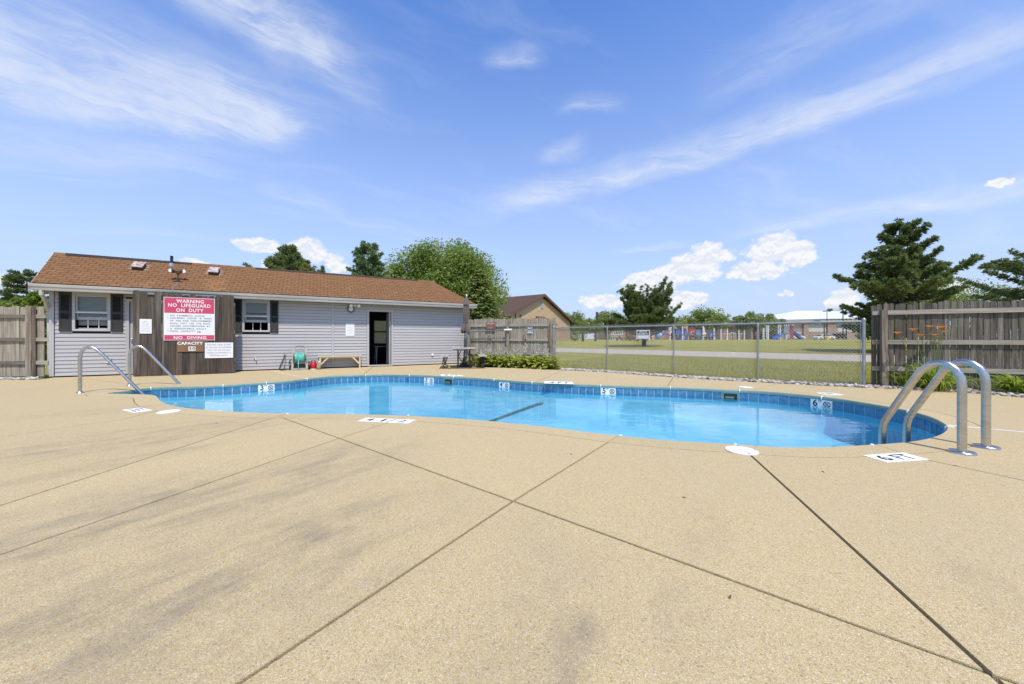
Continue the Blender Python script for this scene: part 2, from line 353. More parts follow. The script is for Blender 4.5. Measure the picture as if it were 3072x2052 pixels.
RED = M('faded_red_sign', (.50, .045, .10), (.55, .065, .13), rough=.45, scale=2.5)
SIGNW = M('white_sign_panel', (.74, .75, .74), (.70, .71, .70), rough=.45, scale=2)
BROWN = M('brown_board', (.24, .125, .055), (.19, .10, .045), rough=.6, scale=4)
GLASS = glassmat('window_glass', refl=1.3)
CONC = M('pale_concrete', (.40, .355, .285), (.34, .30, .24), rough=.9, scale=6, bump=.2, bscale=90)
# ------------------------------------------------------------------ house frame (used by the deck outline too)
H0 = Vector((-11.840, 9.231, 0)); HD = Vector((.88525, .46511, 0)); HN = Vector((.46511, -.88525, 0)); HROT = math.atan2(HD.y, HD.x)
def HW(s, y, z=0.): return H0+HD*s-HN*y+Vector((0, 0, z))

# ------------------------------------------------------------------ pool outline
far_px = [(318, 1179.2), (338, 1176.6), (380, 1173), (420, 1167), (458, 1162.3), (510, 1160.8), (567, 1159.6), (667, 1155), (795, 1147), (860, 1143), (925, 1135.5), (1000, 1128), (1106, 1123.7), (1225, 1124.2),
          (1351, 1129.6), (1450, 1134.9), (1603, 1146.6), (1794, 1155), (1900, 1158), (2004, 1160.8), (2153, 1167), (2258, 1171.8), (2377, 1180.8), (2496, 1193.5), (2597, 1208.5),
          (2722, 1231), (2794, 1251), (2832, 1270), (2843, 1280)]
near_px = [(2838, 1293.5), (2808, 1309.5), (2751, 1322.5), (2694, 1329), (2622, 1333.6), (2536, 1338.8), (2450, 1342), (2340, 1341.5), (2190, 1332), (1994, 1320), (1797, 1300.5), (1660, 1283), (1536, 1269.4), (1440, 1260.8),
           (1243, 1248), (1100, 1243.5), (981, 1241.6), (880, 1240.8), (785, 1238.7), (654, 1232), (556, 1223.6), (505, 1213.5), (480, 1202), (474, 1194), (468, 1188), (452, 1184.2), (425, 1183), (390, 1182), (350, 1181.3), (325, 1180.6)]
ctrl = [G(*p).to_2d() for p in far_px+near_px]
def catmull(P, per=6):
    out = []; n = len(P)
    for i in range(n):
        p0, p1, p2, p3 = P[i-1], P[i], P[(i+1) % n], P[(i+2) % n]
        t01, t12, t23 = [max((a-b).length, 1e-4)**.5 for a, b in ((p1, p0), (p2, p1), (p3, p2))]
        m1 = ((p1-p0)/t01-(p2-p0)/(t01+t12)+(p2-p1)/t12)*t12
        m2 = ((p2-p1)/t12-(p3-p1)/(t12+t23)+(p3-p2)/t23)*t12
        for k in range(per):
            t = k/per; out.append((2*t**3-3*t*t+1)*p1+(t**3-2*t*t+t)*m1+(-2*t**3+3*t*t)*p2+(t**3-t*t)*m2)
    return out
def resample(P, step, closed=True):
    Q = P+[P[0]] if closed else P
    d = [0.]
    for a, b in zip(Q, Q[1:]): d.append(d[-1]+(b-a).length)
    n = max(8, round(d[-1]/step)); out = []; j = 0
    for i in range(n):
        t = d[-1]*i/n
        while d[j+1] < t: j += 1
        out.append(Q[j].lerp(Q[j+1], (t-d[j])/max(d[j+1]-d[j], 1e-9)))
    return out
POOL = resample(catmull(ctrl), .155)
if sum(a.x*b.y-b.x*a.y for a, b in zip(POOL, POOL[1:]+POOL[:1])) < 0: POOL.reverse()      # counter-clockwise
NP = len(POOL)
def normals(P):
    n = len(P); out = []
    for i in range(n):
        t = (P[(i+1) % n]-P[i-1]).normalized(); out.append(Vector((t.y, -t.x)))
    return out                    # outward for a counter-clockwise loop
PN = normals(POOL)
def offset(d): return [p+q*d for p, q in zip(POOL, PN)]
def inside(pt, poly):
    c = False; x, y = pt[0], pt[1]
    for a, b in zip(poly, poly[1:]+poly[:1]):
        if (a[1] > y) != (b[1] > y) and x < (b[0]-a[0])*(y-a[1])/(b[1]-a[1])+a[0]: c = not c
    return c
COPE_W = .275
# clean outer line of the coping: drop points that an offset around the narrow step bay would fold
outer = [p for p in offset(COPE_W) if min((p-q).length for q in POOL) > COPE_W*.93]
outer = resample(outer, .14)

DECK = [G(1560, 1104), G(1678, 1110), G(1821, 1117), G(2020, 1132), G(2108, 1137.6), G(2347, 1151), G(2585, 1163), G(2657, 1165.5), G(2865, 1174.5), G(3072, 1193), Vector((11.5, 5., 0)), Vector((14.5, 3.9, 0)), Vector((14.5, -6, 0)),
        Vector((-18, -6, 0)), Vector((-18, 8.9, 0)), G(0, 1139.5), G(118, 1139), HW(.06, .12), HW(11.3, .12), Vector((-1.45, 12.85, 0)), Vector((-.9, 12.5, 0))]
DECK = [v.to_2d() for v in DECK]

def ring_mesh(name, outer_loop, holes, z0, z1):
    """a flat slab with holes"""
    bm = bmesh.new()
    for loop in [outer_loop]+holes:
        vs = [bm.verts.new((p[0], p[1], z1)) for p in loop]
        for a, b in zip(vs, vs[1:]+vs[:1]): bm.edges.new((a, b))
    bmesh.ops.triangle_fill(bm, use_beauty=True, use_dissolve=False, edges=list(bm.edges), normal=(0, 0, 1))
    bmesh.ops.recalc_face_normals(bm, faces=bm.faces)
    if bm.faces and sum(f.normal.z for f in bm.faces) < 0: bmesh.ops.reverse_faces(bm, faces=bm.faces)
    if z0 < z1:
        r = bmesh.ops.extrude_face_region(bm, geom=list(bm.faces)); vs = [g for g in r['geom'] if isinstance(g, bmesh.types.BMVert)]
        for v in vs: v.co.z = z0
        bmesh.ops.recalc_face_normals(bm, faces=bm.faces)
    me = bpy.data.meshes.new(name); bm.to_mesh(me); bm.free(); return me

deck_m = deckmat()
FILL = M('dirty_joint_filler', (.030, .025, .018), (.055, .045, .032), rough=.95, scale=9)
TEAL = M('teal_bond_beam', (.085, .19, .185), (.12, .235, .22), rough=.5, scale=6, rnd=.03)
# joints between the slabs: line from point to point, in photo pixels on the flat deck
def gp(*p): return [G(*q).to_2d() for q in p]
J = [(*gp((1862, 1303), (1541, 1502)), .0, 0), (*gp((1541, 1502), (713, 2052)), 0, 2.5),
     (*gp((834, 1248.5), (1536, 1502)), .0, 0), (*gp((1536, 1502), (2943, 2011)), 0, .09),
     (*gp((2208, 1332), (2249, 1363)), .15, 0), (*gp((2249, 1363), (2989, 2037)), 0, 3.0),
     (*gp((834, 1248.5), (0, 1516.8)), 0, 4.), (*gp((862, 1239), (834, 1248.5)), .15, 0),
     (*gp((1232, 1246.5), (1011, 1317)), .15, 0), (*gp((1011, 1317), (0, 1664)), 0, 4.),
     (*gp((474, 1232), (366, 1258)), .1, 0), (*gp((366, 1258), (0, 1310.7)), 0, 8.),
     (*gp((2618, 1332), (2779, 1379)), .15, 0), (*gp((2779, 1379), (3072, 1441.5)), 0, 7.),
     (*gp((2846, 1276), (3072, 1297.6)), .12, 5.),
     (*gp((2003, 1157), (2021, 1131)), .2, .5), (*gp((1091, 1123), (1118, 1101.6)), .2, 1.2), (*gp((926, 1135), (818, 1113.8)), .2, 1.2),
     (*gp((2262, 1170), (2335, 1150)), .2, .5), (*gp((458, 1162), (300, 1141)), .2, 1.), (*gp((1604, 1146), (1690, 1111)), .2, .5), (*gp((2722, 1231), (3072, 1235)), .2, 3.)]
def cutter(a, b, e0, e1, w=.020):
    t = (b-a).normalized(); a = a-t*e0; b = b+t*e1; q = Vector((-t.y, t.x)); m = MB()
    def c(p, s, z): return (p.x+q.x*s, p.y+q.y*s, z)
    prof = [(-w*.62, .01), (-w*.40, -.004), (-w*.40, -.2), (w*.40, -.2), (w*.40, -.004), (w*.62, .01)]
    vs = [c(a, s, z) for s, z in prof]+[c(b, s, z) for s, z in prof]
    m.add(vs, [tuple(range(5, -1, -1)), tuple(range(6, 12))]+[(i, (i+1) % 6, 6+(i+1) % 6, 6+i) for i in range(6)])
    return m.mesh('joint_cutter')
def cut_all(me, cutters):
    o = bpy.data.objects.new('slab_blank', me); COL.objects.link(o); tmp = []
    for c in cutters:
        k = bpy.data.objects.new('cut', c); COL.objects.link(k); tmp.append(k)
        md = o.modifiers.new('cut', 'BOOLEAN'); md.operation = 'DIFFERENCE'; md.solver = 'EXACT'; md.object = k
    dg = bpy.context.evaluated_depsgraph_get(); dg.update()
    res = bpy.data.meshes.new_from_object(o.evaluated_get(dg))
    for k in tmp+[o]: bpy.data.objects.remove(k, do_unlink=True)
    return res
def islands(me, name, mat, parent, kind=None):
    bm = bmesh.new(); bm.from_mesh(me); bmesh.ops.remove_doubles(bm, verts=bm.verts, dist=1e-5); bm.verts.ensure_lookup_table()
    seen = set(); out = []
    for v in bm.verts:
        if v.index in seen: continue
        st = [v]; seen.add(v.index); comp = []
        while st:
            x = st.pop(); comp.append(x)
            for e in x.link_edges:
                y = e.other_vert(x)
                if y.index not in seen: seen.add(y.index); st.append(y)
        fs = {f for x in comp for f in x.link_faces}
        if len(fs) < 4: continue
        idx = {x.index: i for i, x in enumerate(comp)}
        m = bpy.data.meshes.new(name); m.from_pydata([tuple(x.co) for x in comp], [], [tuple(idx[q.index] for q in f.verts) for f in fs]); m.update()
        out.append(link(name, m, mat, parent))
    bm.free(); return out
cuts = [cutter(a, b, e0, e1) for a, b, e0, e1 in J]
deck = thing('pool_deck', None, None); tag(deck, 'tan exposed aggregate concrete deck around the pool', None, None, 'structure')
hole = resample([p+n*.010 for p, n in zip(outer, normals(outer))], .14)
slabs = islands(cut_all(ring_mesh('slab', DECK, [hole], -.03, 0.), cuts), 'slab', deck_m, deck)
link('joint_filler', ring_mesh('joint_filler', DECK, [offset(.03)], -.14, -.032), FILL, deck)

pool = thing('swimming_pool', None, None); tag(pool, 'freeform swimming pool with a blue tiled waterline', None, None, 'structure')
cope = islands(cut_all(ring_mesh('coping', outer, [POOL], -.030, .0), [cutter(a, b, e0, e1, .008) for a, b, e0, e1 in J]), 'coping', deck_m, pool)
# painted edge under the coping lip, grout wall, basin walls
def strip(name, prof, mat, parent, closed=False):     # loft along the pool line: prof = (inward offset, z)
    loops = [[(*(p-n*d), z) for p, n in zip(POOL, PN)] for d, z in prof]; V = [v for l in loops for v in l]; F = []
    k = len(prof)
    for j in range(k if closed else k-1):
        a = j*NP; b = ((j+1) % k)*NP
        F += [(a+i, a+(i+1) % NP, b+(i+1) % NP, b+i) for i in range(NP)]
    m = MB().add(V, F); return m.build(name, mat, parent, smooth=True)
strip('painted_edge', [(.0, -.004), (.006, -.010), (.012, -.020), (.013, -.054), (.0, -.0555)], TEAL, pool)
GROUT = M('pale_blue_grout', (.46, .58, .63), (.40, .52, .57), rough=.7, scale=10)
BASIN = M('blue_plaster', (.165, .475, .635), (.142, .44, .60), rough=.7, scale=1.2, lo=.2, hi=.8)
def FZ(x): return float(np.interp(x, [-7.5, -5.8, .4, 2.0, 5.2], [-.36, -.42, -.46, -.58, -.68]))
strip('grout_wall', [(.001, -.05), (.001, -.215)], GROUT, pool)
m = MB(); k = NP
top = [(p.x, p.y, -.213) for p in POOL]; mid = [(*(p-n*.02), FZ(p.x)+.05) for p, n in zip(POOL, PN)]; low = [(*(p-n*.08), FZ(p.x)) for p, n in zip(POOL, PN)]
m.add(top+mid+low, [(a*k+i, a*k+(i+1) % k, (a+1)*k+(i+1) % k, (a+1)*k+i) for a in (0, 1) for i in range(k)]); m.build('basin_wall', BASIN, pool, smooth=True)
fl = ring_mesh('basin_floor', [Vector(v[:2]) for v in low], [], 0, 0)
bm = bmesh.new(); bm.from_mesh(fl); bmesh.ops.subdivide_edges(bm, edges=bm.edges[:], cuts=2)
for v in bm.verts: v.co.z = FZ(v.co.x)
bm.to_mesh(fl); bm.free(); link('basin_floor', fl, BASIN, pool)
m = MB()   # dark line across the floor where it starts to slope
a, b = G(1470, 1265.5, -.455), G(1633.5, 1205, -.455); q = Vector((-(b-a).y, (b-a).x, 0)).normalized()*.055
m.hexa([a-q, a+q, b+q, b-q]+[v+Vector((0, 0, .006)) for v in (a-q, a+q, b+q, b-q)])
m.build('floor_stripe', M('teal_stripe_tile', (.012, .085, .11), rough=.5), pool)
m = MB()   # two entry steps in the narrow bay at the shallow end
for s0, z in ((.0, -.23), (.34, -.30)):
    a = Vector((-7.5, 6.55)); d = HD.to_2d(); q = Vector((-d.y, d.x)); p = [a+d*s0-q*.1, a+d*(s0+.36)-q*.1, a+d*(s0+.36)+q*1.1, a+d*s0+q*1.1]
    m.prism([(v.x, v.y, -.40) for v in p], (0, 0, .40+z))
m.build('entry_step', BASIN, pool)

# water: clear tint over the basin, mirror reflection by angle, wind ripples
def watermat():
    m = bpy.data.materials.new('pool_water'); m.use_nodes = True; w = NT(m.node_tree)
    P = w.n('ShaderNodeNewGeometry').outputs['Position']
    mp = w.n('ShaderNodeMapping', {'Vector': P, 'Rotation': (0, 0, math.radians(24)), 'Scale': (1.2, 3.4, 1)})
    h = w.m('ADD', w.m('MULTIPLY', w.noise(mp.outputs[0], 2.2, 1, .4, .4).outputs[0], 1.), w.m('MULTIPLY', w.noise(mp.outputs[0], 6., 2, .5, .5).outputs[0], .16))
    bn = w.n('ShaderNodeBump', {'Height': h, 'Strength': .052, 'Distance': .05})
    fr = w.n('ShaderNodeFresnel', {'IOR': 1.33, 'Normal': bn.outputs[0]})
    # caustic light pattern painted into the water tint with warped Voronoi cells
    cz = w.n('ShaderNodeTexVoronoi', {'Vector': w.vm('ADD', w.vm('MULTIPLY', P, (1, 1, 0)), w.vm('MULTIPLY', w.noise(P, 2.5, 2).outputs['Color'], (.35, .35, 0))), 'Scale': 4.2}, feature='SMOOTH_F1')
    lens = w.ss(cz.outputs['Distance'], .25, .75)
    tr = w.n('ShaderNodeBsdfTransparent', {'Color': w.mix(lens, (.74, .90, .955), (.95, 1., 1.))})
    gl = w.n('ShaderNodeBsdfGlossy', {'Color': (1, 1, 1), 'Roughness': .012, 'Normal': bn.outputs[0]})
    s = w.n('ShaderNodeMixShader', {0: fr.outputs[0], 1: tr.outputs[0], 2: gl.outputs[0]})
    w.n('ShaderNodeOutputMaterial', {'Surface': s.outputs[0]}); return m
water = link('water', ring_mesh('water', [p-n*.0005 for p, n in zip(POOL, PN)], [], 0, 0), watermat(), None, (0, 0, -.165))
tag(water, 'clear blue pool water with small ripples', None, None, 'structure')

# waterline tiles, depth markers and skimmers, set round the pool
def px_of(p, z): return CX+FPX*p.x/p.y, HY+FPX*(1-z)/p.y
far_ids = [i for i in range(NP) if (POOL[i].y > 3.0 and PN[i].dot(POOL[i].normalized()) > .05)]
def near_id(px): return min(far_ids, key=lambda i: abs(px_of(POOL[i], -.05)[0]-px))
TILE = M('mottled_blue_tile', (.045, .145, .27), (.10, .245, .375), rough=.18, scale=24, rnd=.13, lo=.35, hi=.7, c3=(.02, .09, .22), s3=9, l3=(.5, .7), hue=(.045, .18, .27, .5))
def frame_at(i):
    a = POOL[i]; b = POOL[(i+1) % NP]; t = (b-a).normalized(); return a, b, t, Vector((-t.y, t.x))      # inward normal
busy = {}
MARK = [(820, '3', 'FT'), (1295, '3', 'FT'), (1535.7, '4', 'FT'), (1844, '5', 'FT'), (2500, '6', 'FT')]
for k, (px, d, f) in enumerate(MARK):
    i = near_id(px); busy[i] = ('m', k); busy[(i+1) % NP] = ('x', k)
for px in (1366, 2229):
    i = near_id(px); busy[i] = ('s', px); busy[(i+1) % NP] = ('x', px)
tile_me = MB().box(-.0735, -.006, -.075, .0735, 0, .075).mesh('tile')
def text(name, body, size, mat, parent, loc, rot, ext=.0006, bold=0., align='CENTER', sx=1., space=1., fit=None):
    cu = bpy.data.curves.new(name, 'FONT'); cu.body = body; cu.size = size; cu.extrude = ext; cu.offset = bold; cu.align_x = align; cu.align_y = 'CENTER'; cu.resolution_u = 3; cu.space_character = space
    o = bpy.data.objects.new(name, cu); COL.objects.link(o); dg = bpy.context.evaluated_depsgraph_get()
    me = bpy.data.meshes.new_from_object(o.evaluated_get(dg)); bpy.data.objects.remove(o, do_unlink=True); bpy.data.curves.remove(cu)
    if sx != 1:
        for v in me.vertices: v.co.x *= sx
    if fit:        # stretch to a measured width and letter height, centred
        xs = [v.co.x for v in me.vertices]; ys = [v.co.y for v in me.vertices]; mx, my = (max(xs)+min(xs))/2, (max(ys)+min(ys))/2; kx, ky = fit[0]/(max(xs)-min(xs)), fit[1]/(max(ys)-min(ys))
        for v in me.vertices: v.co.x = (v.co.x-mx)*kx; v.co.y = (v.co.y-my)*ky
    me.materials.clear(); return link(name, me, mat, parent, loc, rot)
def no_dive(parent, c, r, mat, face_rot, th=.001):
    """ring, slash and a small diving figure, in the local x-z plane facing -y"""
    m = MB(); n = 28
    m.tube([(r*math.cos(2*math.pi*j/n), 0, r*math.sin(2*math.pi*j/n)) for j in range(n)], r*.13, 4, closed=True)
    m.bar((-r*.68, 0, r*.68), (r*.68, 0, -r*.68), th*2, r*.2)
    m.bar((-r*.35, 0, -.1*r), (r*.2, 0, r*.35), th*2, r*.22); m.bar((-r*.5, 0, -.5*r), (-r*.3, 0, -r*.05), th*2, r*.16); m.disc((r*.38, 0, r*.42), r*.15, 'y', 10, th)
    m.bar((-r*.55, 0, -r*.55), (r*.5, 0, -r*.5), th*2, r*.12)
    o = m.build('no_diving_symbol', mat, parent, c)
    return o
for i in range(NP):
    a, b, t, nin = frame_at(i); mid = (a+b)/2; ang = math.atan2(t.y, t.x); L = (b-a).length
    kind = busy.get(i, (None,))
    if kind[0] == 'x': continue
    if kind[0] is None:
        # local -y faces into the pool
        random.seed(i); p = mid+nin*.0015
        o = link('tile', tile_me, TILE, pool, (p.x, p.y, -.1325), (random.uniform(-.008, .008), random.uniform(-.006, .006), ang+math.pi)); o.scale.x = (L-.0135)/.147
        continue
    a2 = POOL[i]; b2 = POOL[(i+2) % NP]; mid = (a2+b2)/2+nin*.004; t2 = (b2-a2).normalized(); ang = math.atan2(t2.y, t2.x)
    if kind[0] == 'm':
        _, d, f = MARK[kind[1]]
        o = MB().box(-.150, -.008, -.075, .150, .004, .075).build('depth_marker_tile', SIGNW, pool, (mid.x, mid.y, -.1325), (0, 0, ang+math.pi))
        text('numeral', d, .15, INK, o, (-.085, -.0088, .012), (math.pi/2, 0, 0), bold=.003); text('lettering', f, .045, INK, o, (-.015, -.0088, .05), (math.pi/2, 0, 0), bold=.001)
        no_dive(o, (.080, -.0095, .008), .046, INK if kind[1] > 2 else M('dark_red_ink', (.16, .03, .04)) if kind[1] != 0 else INK, None)
    else:
        o = thing('skimmer_mouth', None, None, (mid.x, mid.y, -.1325), ang+math.pi); o.parent = pool
        m = MB().box(-.16, -.010, .055, .16, .02, .078).box(-.16, -.010, -.075, .16, .02, -.062).box(-.16, -.010, -.0615, -.115, .02, .0545).box(.115, -.010, -.0615, .16, .02, .0545)
        m.build('frame', TEAL, o); MB().box(-.113, -.006, -.060, .113, .002, .053).build('opening', BLACK, o); MB().box(-.09, -.012, -.03, .06, -.007, -.005).build('weir_flap', TEAL, o)

# cord anchors and sealant blobs on the lip where joints meet the pool
HOOK = M('white_sealant', (.72, .73, .72), rough=.5)
for px in (458, 660, 795, 925, 1091, 1226, 1357, 1478, 1603, 1794, 2003, 2228, 2474, 2718, 2846):
    i = near_id(px); p = POOL[i]; q = -PN[i]
    MB().tube([(p.x-q.x*.05, p.y-q.y*.05, .002), (p.x-q.x*.0, p.y-q.y*.0, .005), (p.x+q.x*.016, p.y+q.y*.016, -.012), (p.x+q.x*.018, p.y+q.y*.018, -.06)], [.006, .011, .010, .003], 6).build('cord_anchor', HOOK, pool)
for px, py in ((1862, 1306), (862, 1240.5), (2206, 1332.5), (2616, 1334), (660, 1232.5), (1225, 1246)):
    p = G(px, py); MB().lathe([(.016, 0), (.014, .006), (.004, .009)], (p.x, p.y, 0), 8).build('cord_anchor', HOOK, pool)
for a, b, r in ((G(2846, 1276), G(3072, 1297.6)+Vector((3, -2.2, 0)), .006), (G(925, 1136), G(812, 1112.6), .006)):
    MB().tube([a+(b-a)*t+Vector((0, 0, .001)) for t in (0, .3, .6, 1)], r, 6).build('joint_sealant', HOOK, deck)

# skimmer lids and painted depths on the deck
def lid(px, py, label):
    p = G(px, py); o = thing('skimmer_lid', label, 'skimmer lid', (p.x, p.y, .0), random.random()*3, 'round white skimmer lids on the deck')
    MB().lathe([(.128, .001), (.128, .008), (.122, .011), (.110, .011), (.107, .009), (.04, .011)], n=32).build('cover', WHITE, o)
    for a in (0, math.pi): MB().lathe([(.006, .0105), (.005, .0125)], (.115*math.cos(a), .115*math.sin(a), 0), 8).build('screw', BLACK, o)
    MB().box(-.016, -.100, .0112, .016, -.092, .0122).build('lift_slot', BLACK, o)
lid(2224.8, 1353, 'round white skimmer lid at the end of the long diagonal joint near the ladder')
lid(506.5, 1236, 'round white skimmer lid beside the 3 FT marking by the handrails')
lid(2237, 1162.3, 'round white skimmer lid on the far side just above the dark skimmer mouth')
PAINT = M('white_stencil_paint', (.76, .76, .73), (.68, .66, .60), rough=.7, scale=30, lo=.4, hi=.8)
def stencil(c, label_px, words, cap, flip=1.):
    P = [G(*p) for p in c]; ctr = sum(P, Vector())/4; ux = (P[1]-P[0]+P[2]-P[3]).normalized(); uy = Vector((-ux.y, ux.x, 0))
    m = MB(); top = [p+Vector((0, 0, .0042)) for p in P]; m.prism([tuple(p+Vector((0, 0, .0008))) for p in P], (0, 0, .003)); o = m.build('depth_marking', PAINT, deck)
    w = ((P[1]-P[0]).length+(P[2]-P[3]).length)/2; h = ((P[0]-P[3]).length+(P[1]-P[2]).length)/2
    ang = math.atan2(ux.y, ux.x)
    for tx, fx, sz, bold in words:
        q = ctr+ux*w*fx+uy*h*.0; text('numeral' if tx[0].isdigit() else 'lettering', tx, .1, INK, o, (q.x, q.y, .0044), (0, 0, ang), bold=bold, fit=(w*sz, h*cap))
# corner order: lower-left, lower-right, upper-right, upper-left of the writing
stencil([(1073.2, 1263.7), (1224.4, 1270.9), (1247.9, 1260.2), (1098.3, 1253.9)], 0, [('4', -.33, .13, .001), ('1', -.06, .06, .002), ('/', .09, .12, .0), ('2', .31, .13, .0)], .66)
stencil([(2660.9, 1388.1), (2788.7, 1380), (2709.7, 1358.5), (2587.8, 1366.6)], 0, [('6', -.28, .20, .002), ('FT', .17, .38, .001)], .64)
stencil([(401, 1239), (459, 1231.2), (425, 1223.6), (365, 1230.2)], 0, [('3', -.25, .2, .0), ('FT', .18, .4, .0)], .6)
for c in ([(1420, 1149.4), (1500, 1151.6), (1508, 1147.2), (1432, 1145.2)],):
    pass
stencil([(1632, 1150.4), (1722, 1153), (1716, 1146), (1634, 1144)], 0, [('4', -.25, .2, .0), ('FT', .18, .4, .0)], .6)
stencil([(2480, 1186.3), (2534, 1185.8), (2500, 1179), (2446, 1178.4)], 0, [('6', -.25, .2, .0), ('FT', .18, .4, .0)], .6)
stencil([(1325, 1128.4), (1394, 1127.2), (1372, 1123.8), (1320, 1123.5)], 0, [('3', -.25, .2, .0), ('FT', .18, .4, .0)], .6)

# ------------------------------------------------------------------ lawn, path, grass, gravel
def lawnmat():
    m = bpy.data.materials.new('mown_lawn'); m.use_nodes = True; w = NT(m.node_tree); P = w.n('ShaderNodeNewGeometry').outputs['Position']
    a = w.noise(P, .35, 6, .62).outputs[0]; b = w.noise(P, 9., 5, .7).outputs[0]; d = w.noise(w.vm('MULTIPLY', P, (1, 1, 0)), 60., 3, .7).outputs[0]
    mp = w.n('ShaderNodeMapping', {'Vector': P, 'Rotation': (0, 0, math.radians(-45)), 'Scale': (6., .8, 1)}, vector_type='TEXTURE')
    sw = w.noise(mp.outputs[0], 1.2, 3, .5).outputs[0]      # mower passes along the path
    c = w.mix(w.ss(a, .3, .7), (.275, .265, .042), (.36, .32, .072)); c = w.mix(w.m('MULTIPLY', w.ss(sw, .42, .62), .75), c, (.185, .195, .032))
    c = w.mix(w.m('MULTIPLY', w.ss(b, .46, .72), .7), c, (.42, .36, .12)); c = w.mix(w.m('MULTIPLY', w.ss(d, .45, .7), .35), c, (.15, .15, .026))
    bn = w.n('ShaderNodeBump', {'Height': w.m('ADD', d, b), 'Strength': .8, 'Distance': .05})
    s = w.n('ShaderNodeBsdfPrincipled', {'Base Color': c, 'Roughness': .9, 'Specular IOR Level': .15, 'Normal': bn.outputs[0]})
    w.n('ShaderNodeOutputMaterial', {'Surface': s.outputs[0]}); return m
LAWN = lawnmat()
def axis(lo, hi, fine, far):
    a = list(np.arange(lo, hi+.01, fine)); st = fine
    x = hi
    while x < far: st *= 1.35; x += st; a.append(x)
    st = fine; x = lo
    while x > -far: st *= 1.35; x -= st; a.insert(0, x)
    return np.array(a)
ax, ay = axis(-20, 30, .5, 4000), axis(-8, 34, .5, 4000)
XX, YY = np.meshgrid(ax, ay); ZZ = TZ(XX, YY); nx = len(ax)
big = [p+n*.9 for p, n in zip(POOL, PN)]
drop = np.zeros(XX.shape, bool)
bx0, bx1, by0, by1 = min(p.x for p in big), max(p.x for p in big), min(p.y for p in big), max(p.y for p in big)
for j in range(len(ay)-1):
    if not by0-.6 < ay[j] < by1+.1: continue
    for i in range(nx-1):
        if bx0-.6 < ax[i] < bx1+.1:
            cs = [(ax[i], ay[j]), (ax[i+1], ay[j]), (ax[i+1], ay[j+1]), (ax[i], ay[j+1])]
            drop[j, i] = all(inside(c, DECK) for c in cs) and (any(inside(c, big) for c in cs))
ii = [(j*nx+i, j*nx+i+1, (j+1)*nx+i+1, (j+1)*nx+i) for j in range(len(ay)-1) for i in range(nx-1) if not drop[j, i]]
lawn = fast('lawn', np.stack([XX.ravel(), YY.ravel(), ZZ.ravel()], 1), np.array(ii), LAWN, smooth=True); tag(lawn, 'mown summer lawn rising gently beyond the path', None, None, 'structure')
# concrete path: runs along the rise, parallel to the wire fence
m = MB(); ts = np.linspace(-30, 40, 71); V = []
for t in ts:
    for u, dz in ((18.9, 0), (18.9, .012), (20.3, .012), (21.75, .012), (21.75, 0)):
        x, y = u/math.sqrt(2)+t/math.sqrt(2), u/math.sqrt(2)-t/math.sqrt(2); V.append((x, y, float(TZ(x, y))+dz))
F = [(i*5+j, (i+1)*5+j, (i+1)*5+j+1, i*5+j+1) for i in range(len(ts)-1) for j in range(4)]
path = m.add(V, F).build('path', CONC, None); tag(path, 'pale concrete path crossing the lawn', None, None, 'structure')
rng = np.random.default_rng(5)
GRASS = leafmat('grass_blade', (.22, .225, .03), (.43, .385, .085), (.36, .31, .13), .3)
def blades(n, samp, hmin, hmax, w):
    x, y = samp(n); z = TZ(x, y); a = rng.uniform(0, 2*np.pi, len(x)); h = rng.uniform(hmin, hmax, len(x)); ln = rng.uniform(-.5, .5, (len(x), 2))*h[:, None]
    dx, dy = np.cos(a)*w/2, np.sin(a)*w/2
    V = np.empty((len(x), 3, 3)); V[:, 0] = np.stack([x-dx, y-dy, z-.005], 1); V[:, 1] = np.stack([x+dx, y+dy, z-.005], 1); V[:, 2] = np.stack([x+ln[:, 0], y+ln[:, 1], z+h], 1)
    return V.reshape(-1, 3), np.arange(len(x)*3).reshape(-1, 3), np.repeat(rng.beta(2, 2, len(x)), 3)
FA, FB = Vector((1.42, 12.2)), Vector((7.28, 7.45)); FD = (FB-FA).normalized(); FN = Vector((-FD.y, FD.x))      # wire fence line, normal to the lawn side
if FN.x+FN.y < 0: FN = -FN
def lawn_strip(n):
    s = rng.uniform(-1.5, 16, n); q = .10+12.5*rng.random(n)**1.7
    x, y = FA.x+FD.x*s+FN.x*q, FA.y+FD.y*s+FN.y*q; u = (x+y)/math.sqrt(2)
    k = (u < 18.8) | (u > 21.8); return x[k], y[k]
V, F, T = blades(70000, lawn_strip, .03, .085, .012)
tag(fast('grass', V, F, GRASS, tint=T), 'short grass blades between the wire fence and the path', None, None, 'stuff')
ico = bmesh.new(); bmesh.ops.create_icosphere(ico, subdivisions=1, radius=1); ico.verts.ensure_lookup_table()
IV = np.array([v.co for v in ico.verts]); IF = np.array([[v.index for v in f.verts] for f in ico.faces]); ico.free()
STONE = leafmat('river_gravel', (.10, .085, .07), (.62, .58, .52), (.42, .17, .08), 0., .8)
def gravel(name, P, lab):
    n = len(P); s = rng.uniform(.016, .040, (n, 1))*rng.uniform(.6, 1.25, (n, 3))*np.array([1.25, 1.25, .75]); a = rng.uniform(0, 2*np.pi, n); V = IV[None]*(1+rng.uniform(-.2, .2, (n, 12, 1)))*s[:, None]
    c, q = np.cos(a)[:, None], np.sin(a)[:, None]; X = V[:, :, 0]*c-V[:, :, 1]*q; Y = V[:, :, 0]*q+V[:, :, 1]*c
    V = np.stack([X, Y, V[:, :, 2]], 2)+P[:, None]; F = (IF[None]+(np.arange(n)*12)[:, None, None]).reshape(-1, 3)
    tag(fast(name, V.reshape(-1, 3), F, STONE, tint=np.repeat(rng.beta(1.6, 1.3, n), 12)), lab, None, None, 'stuff')
E0 = [v for v in DECK[1:10]]+[Vector((11.5, 5.))]
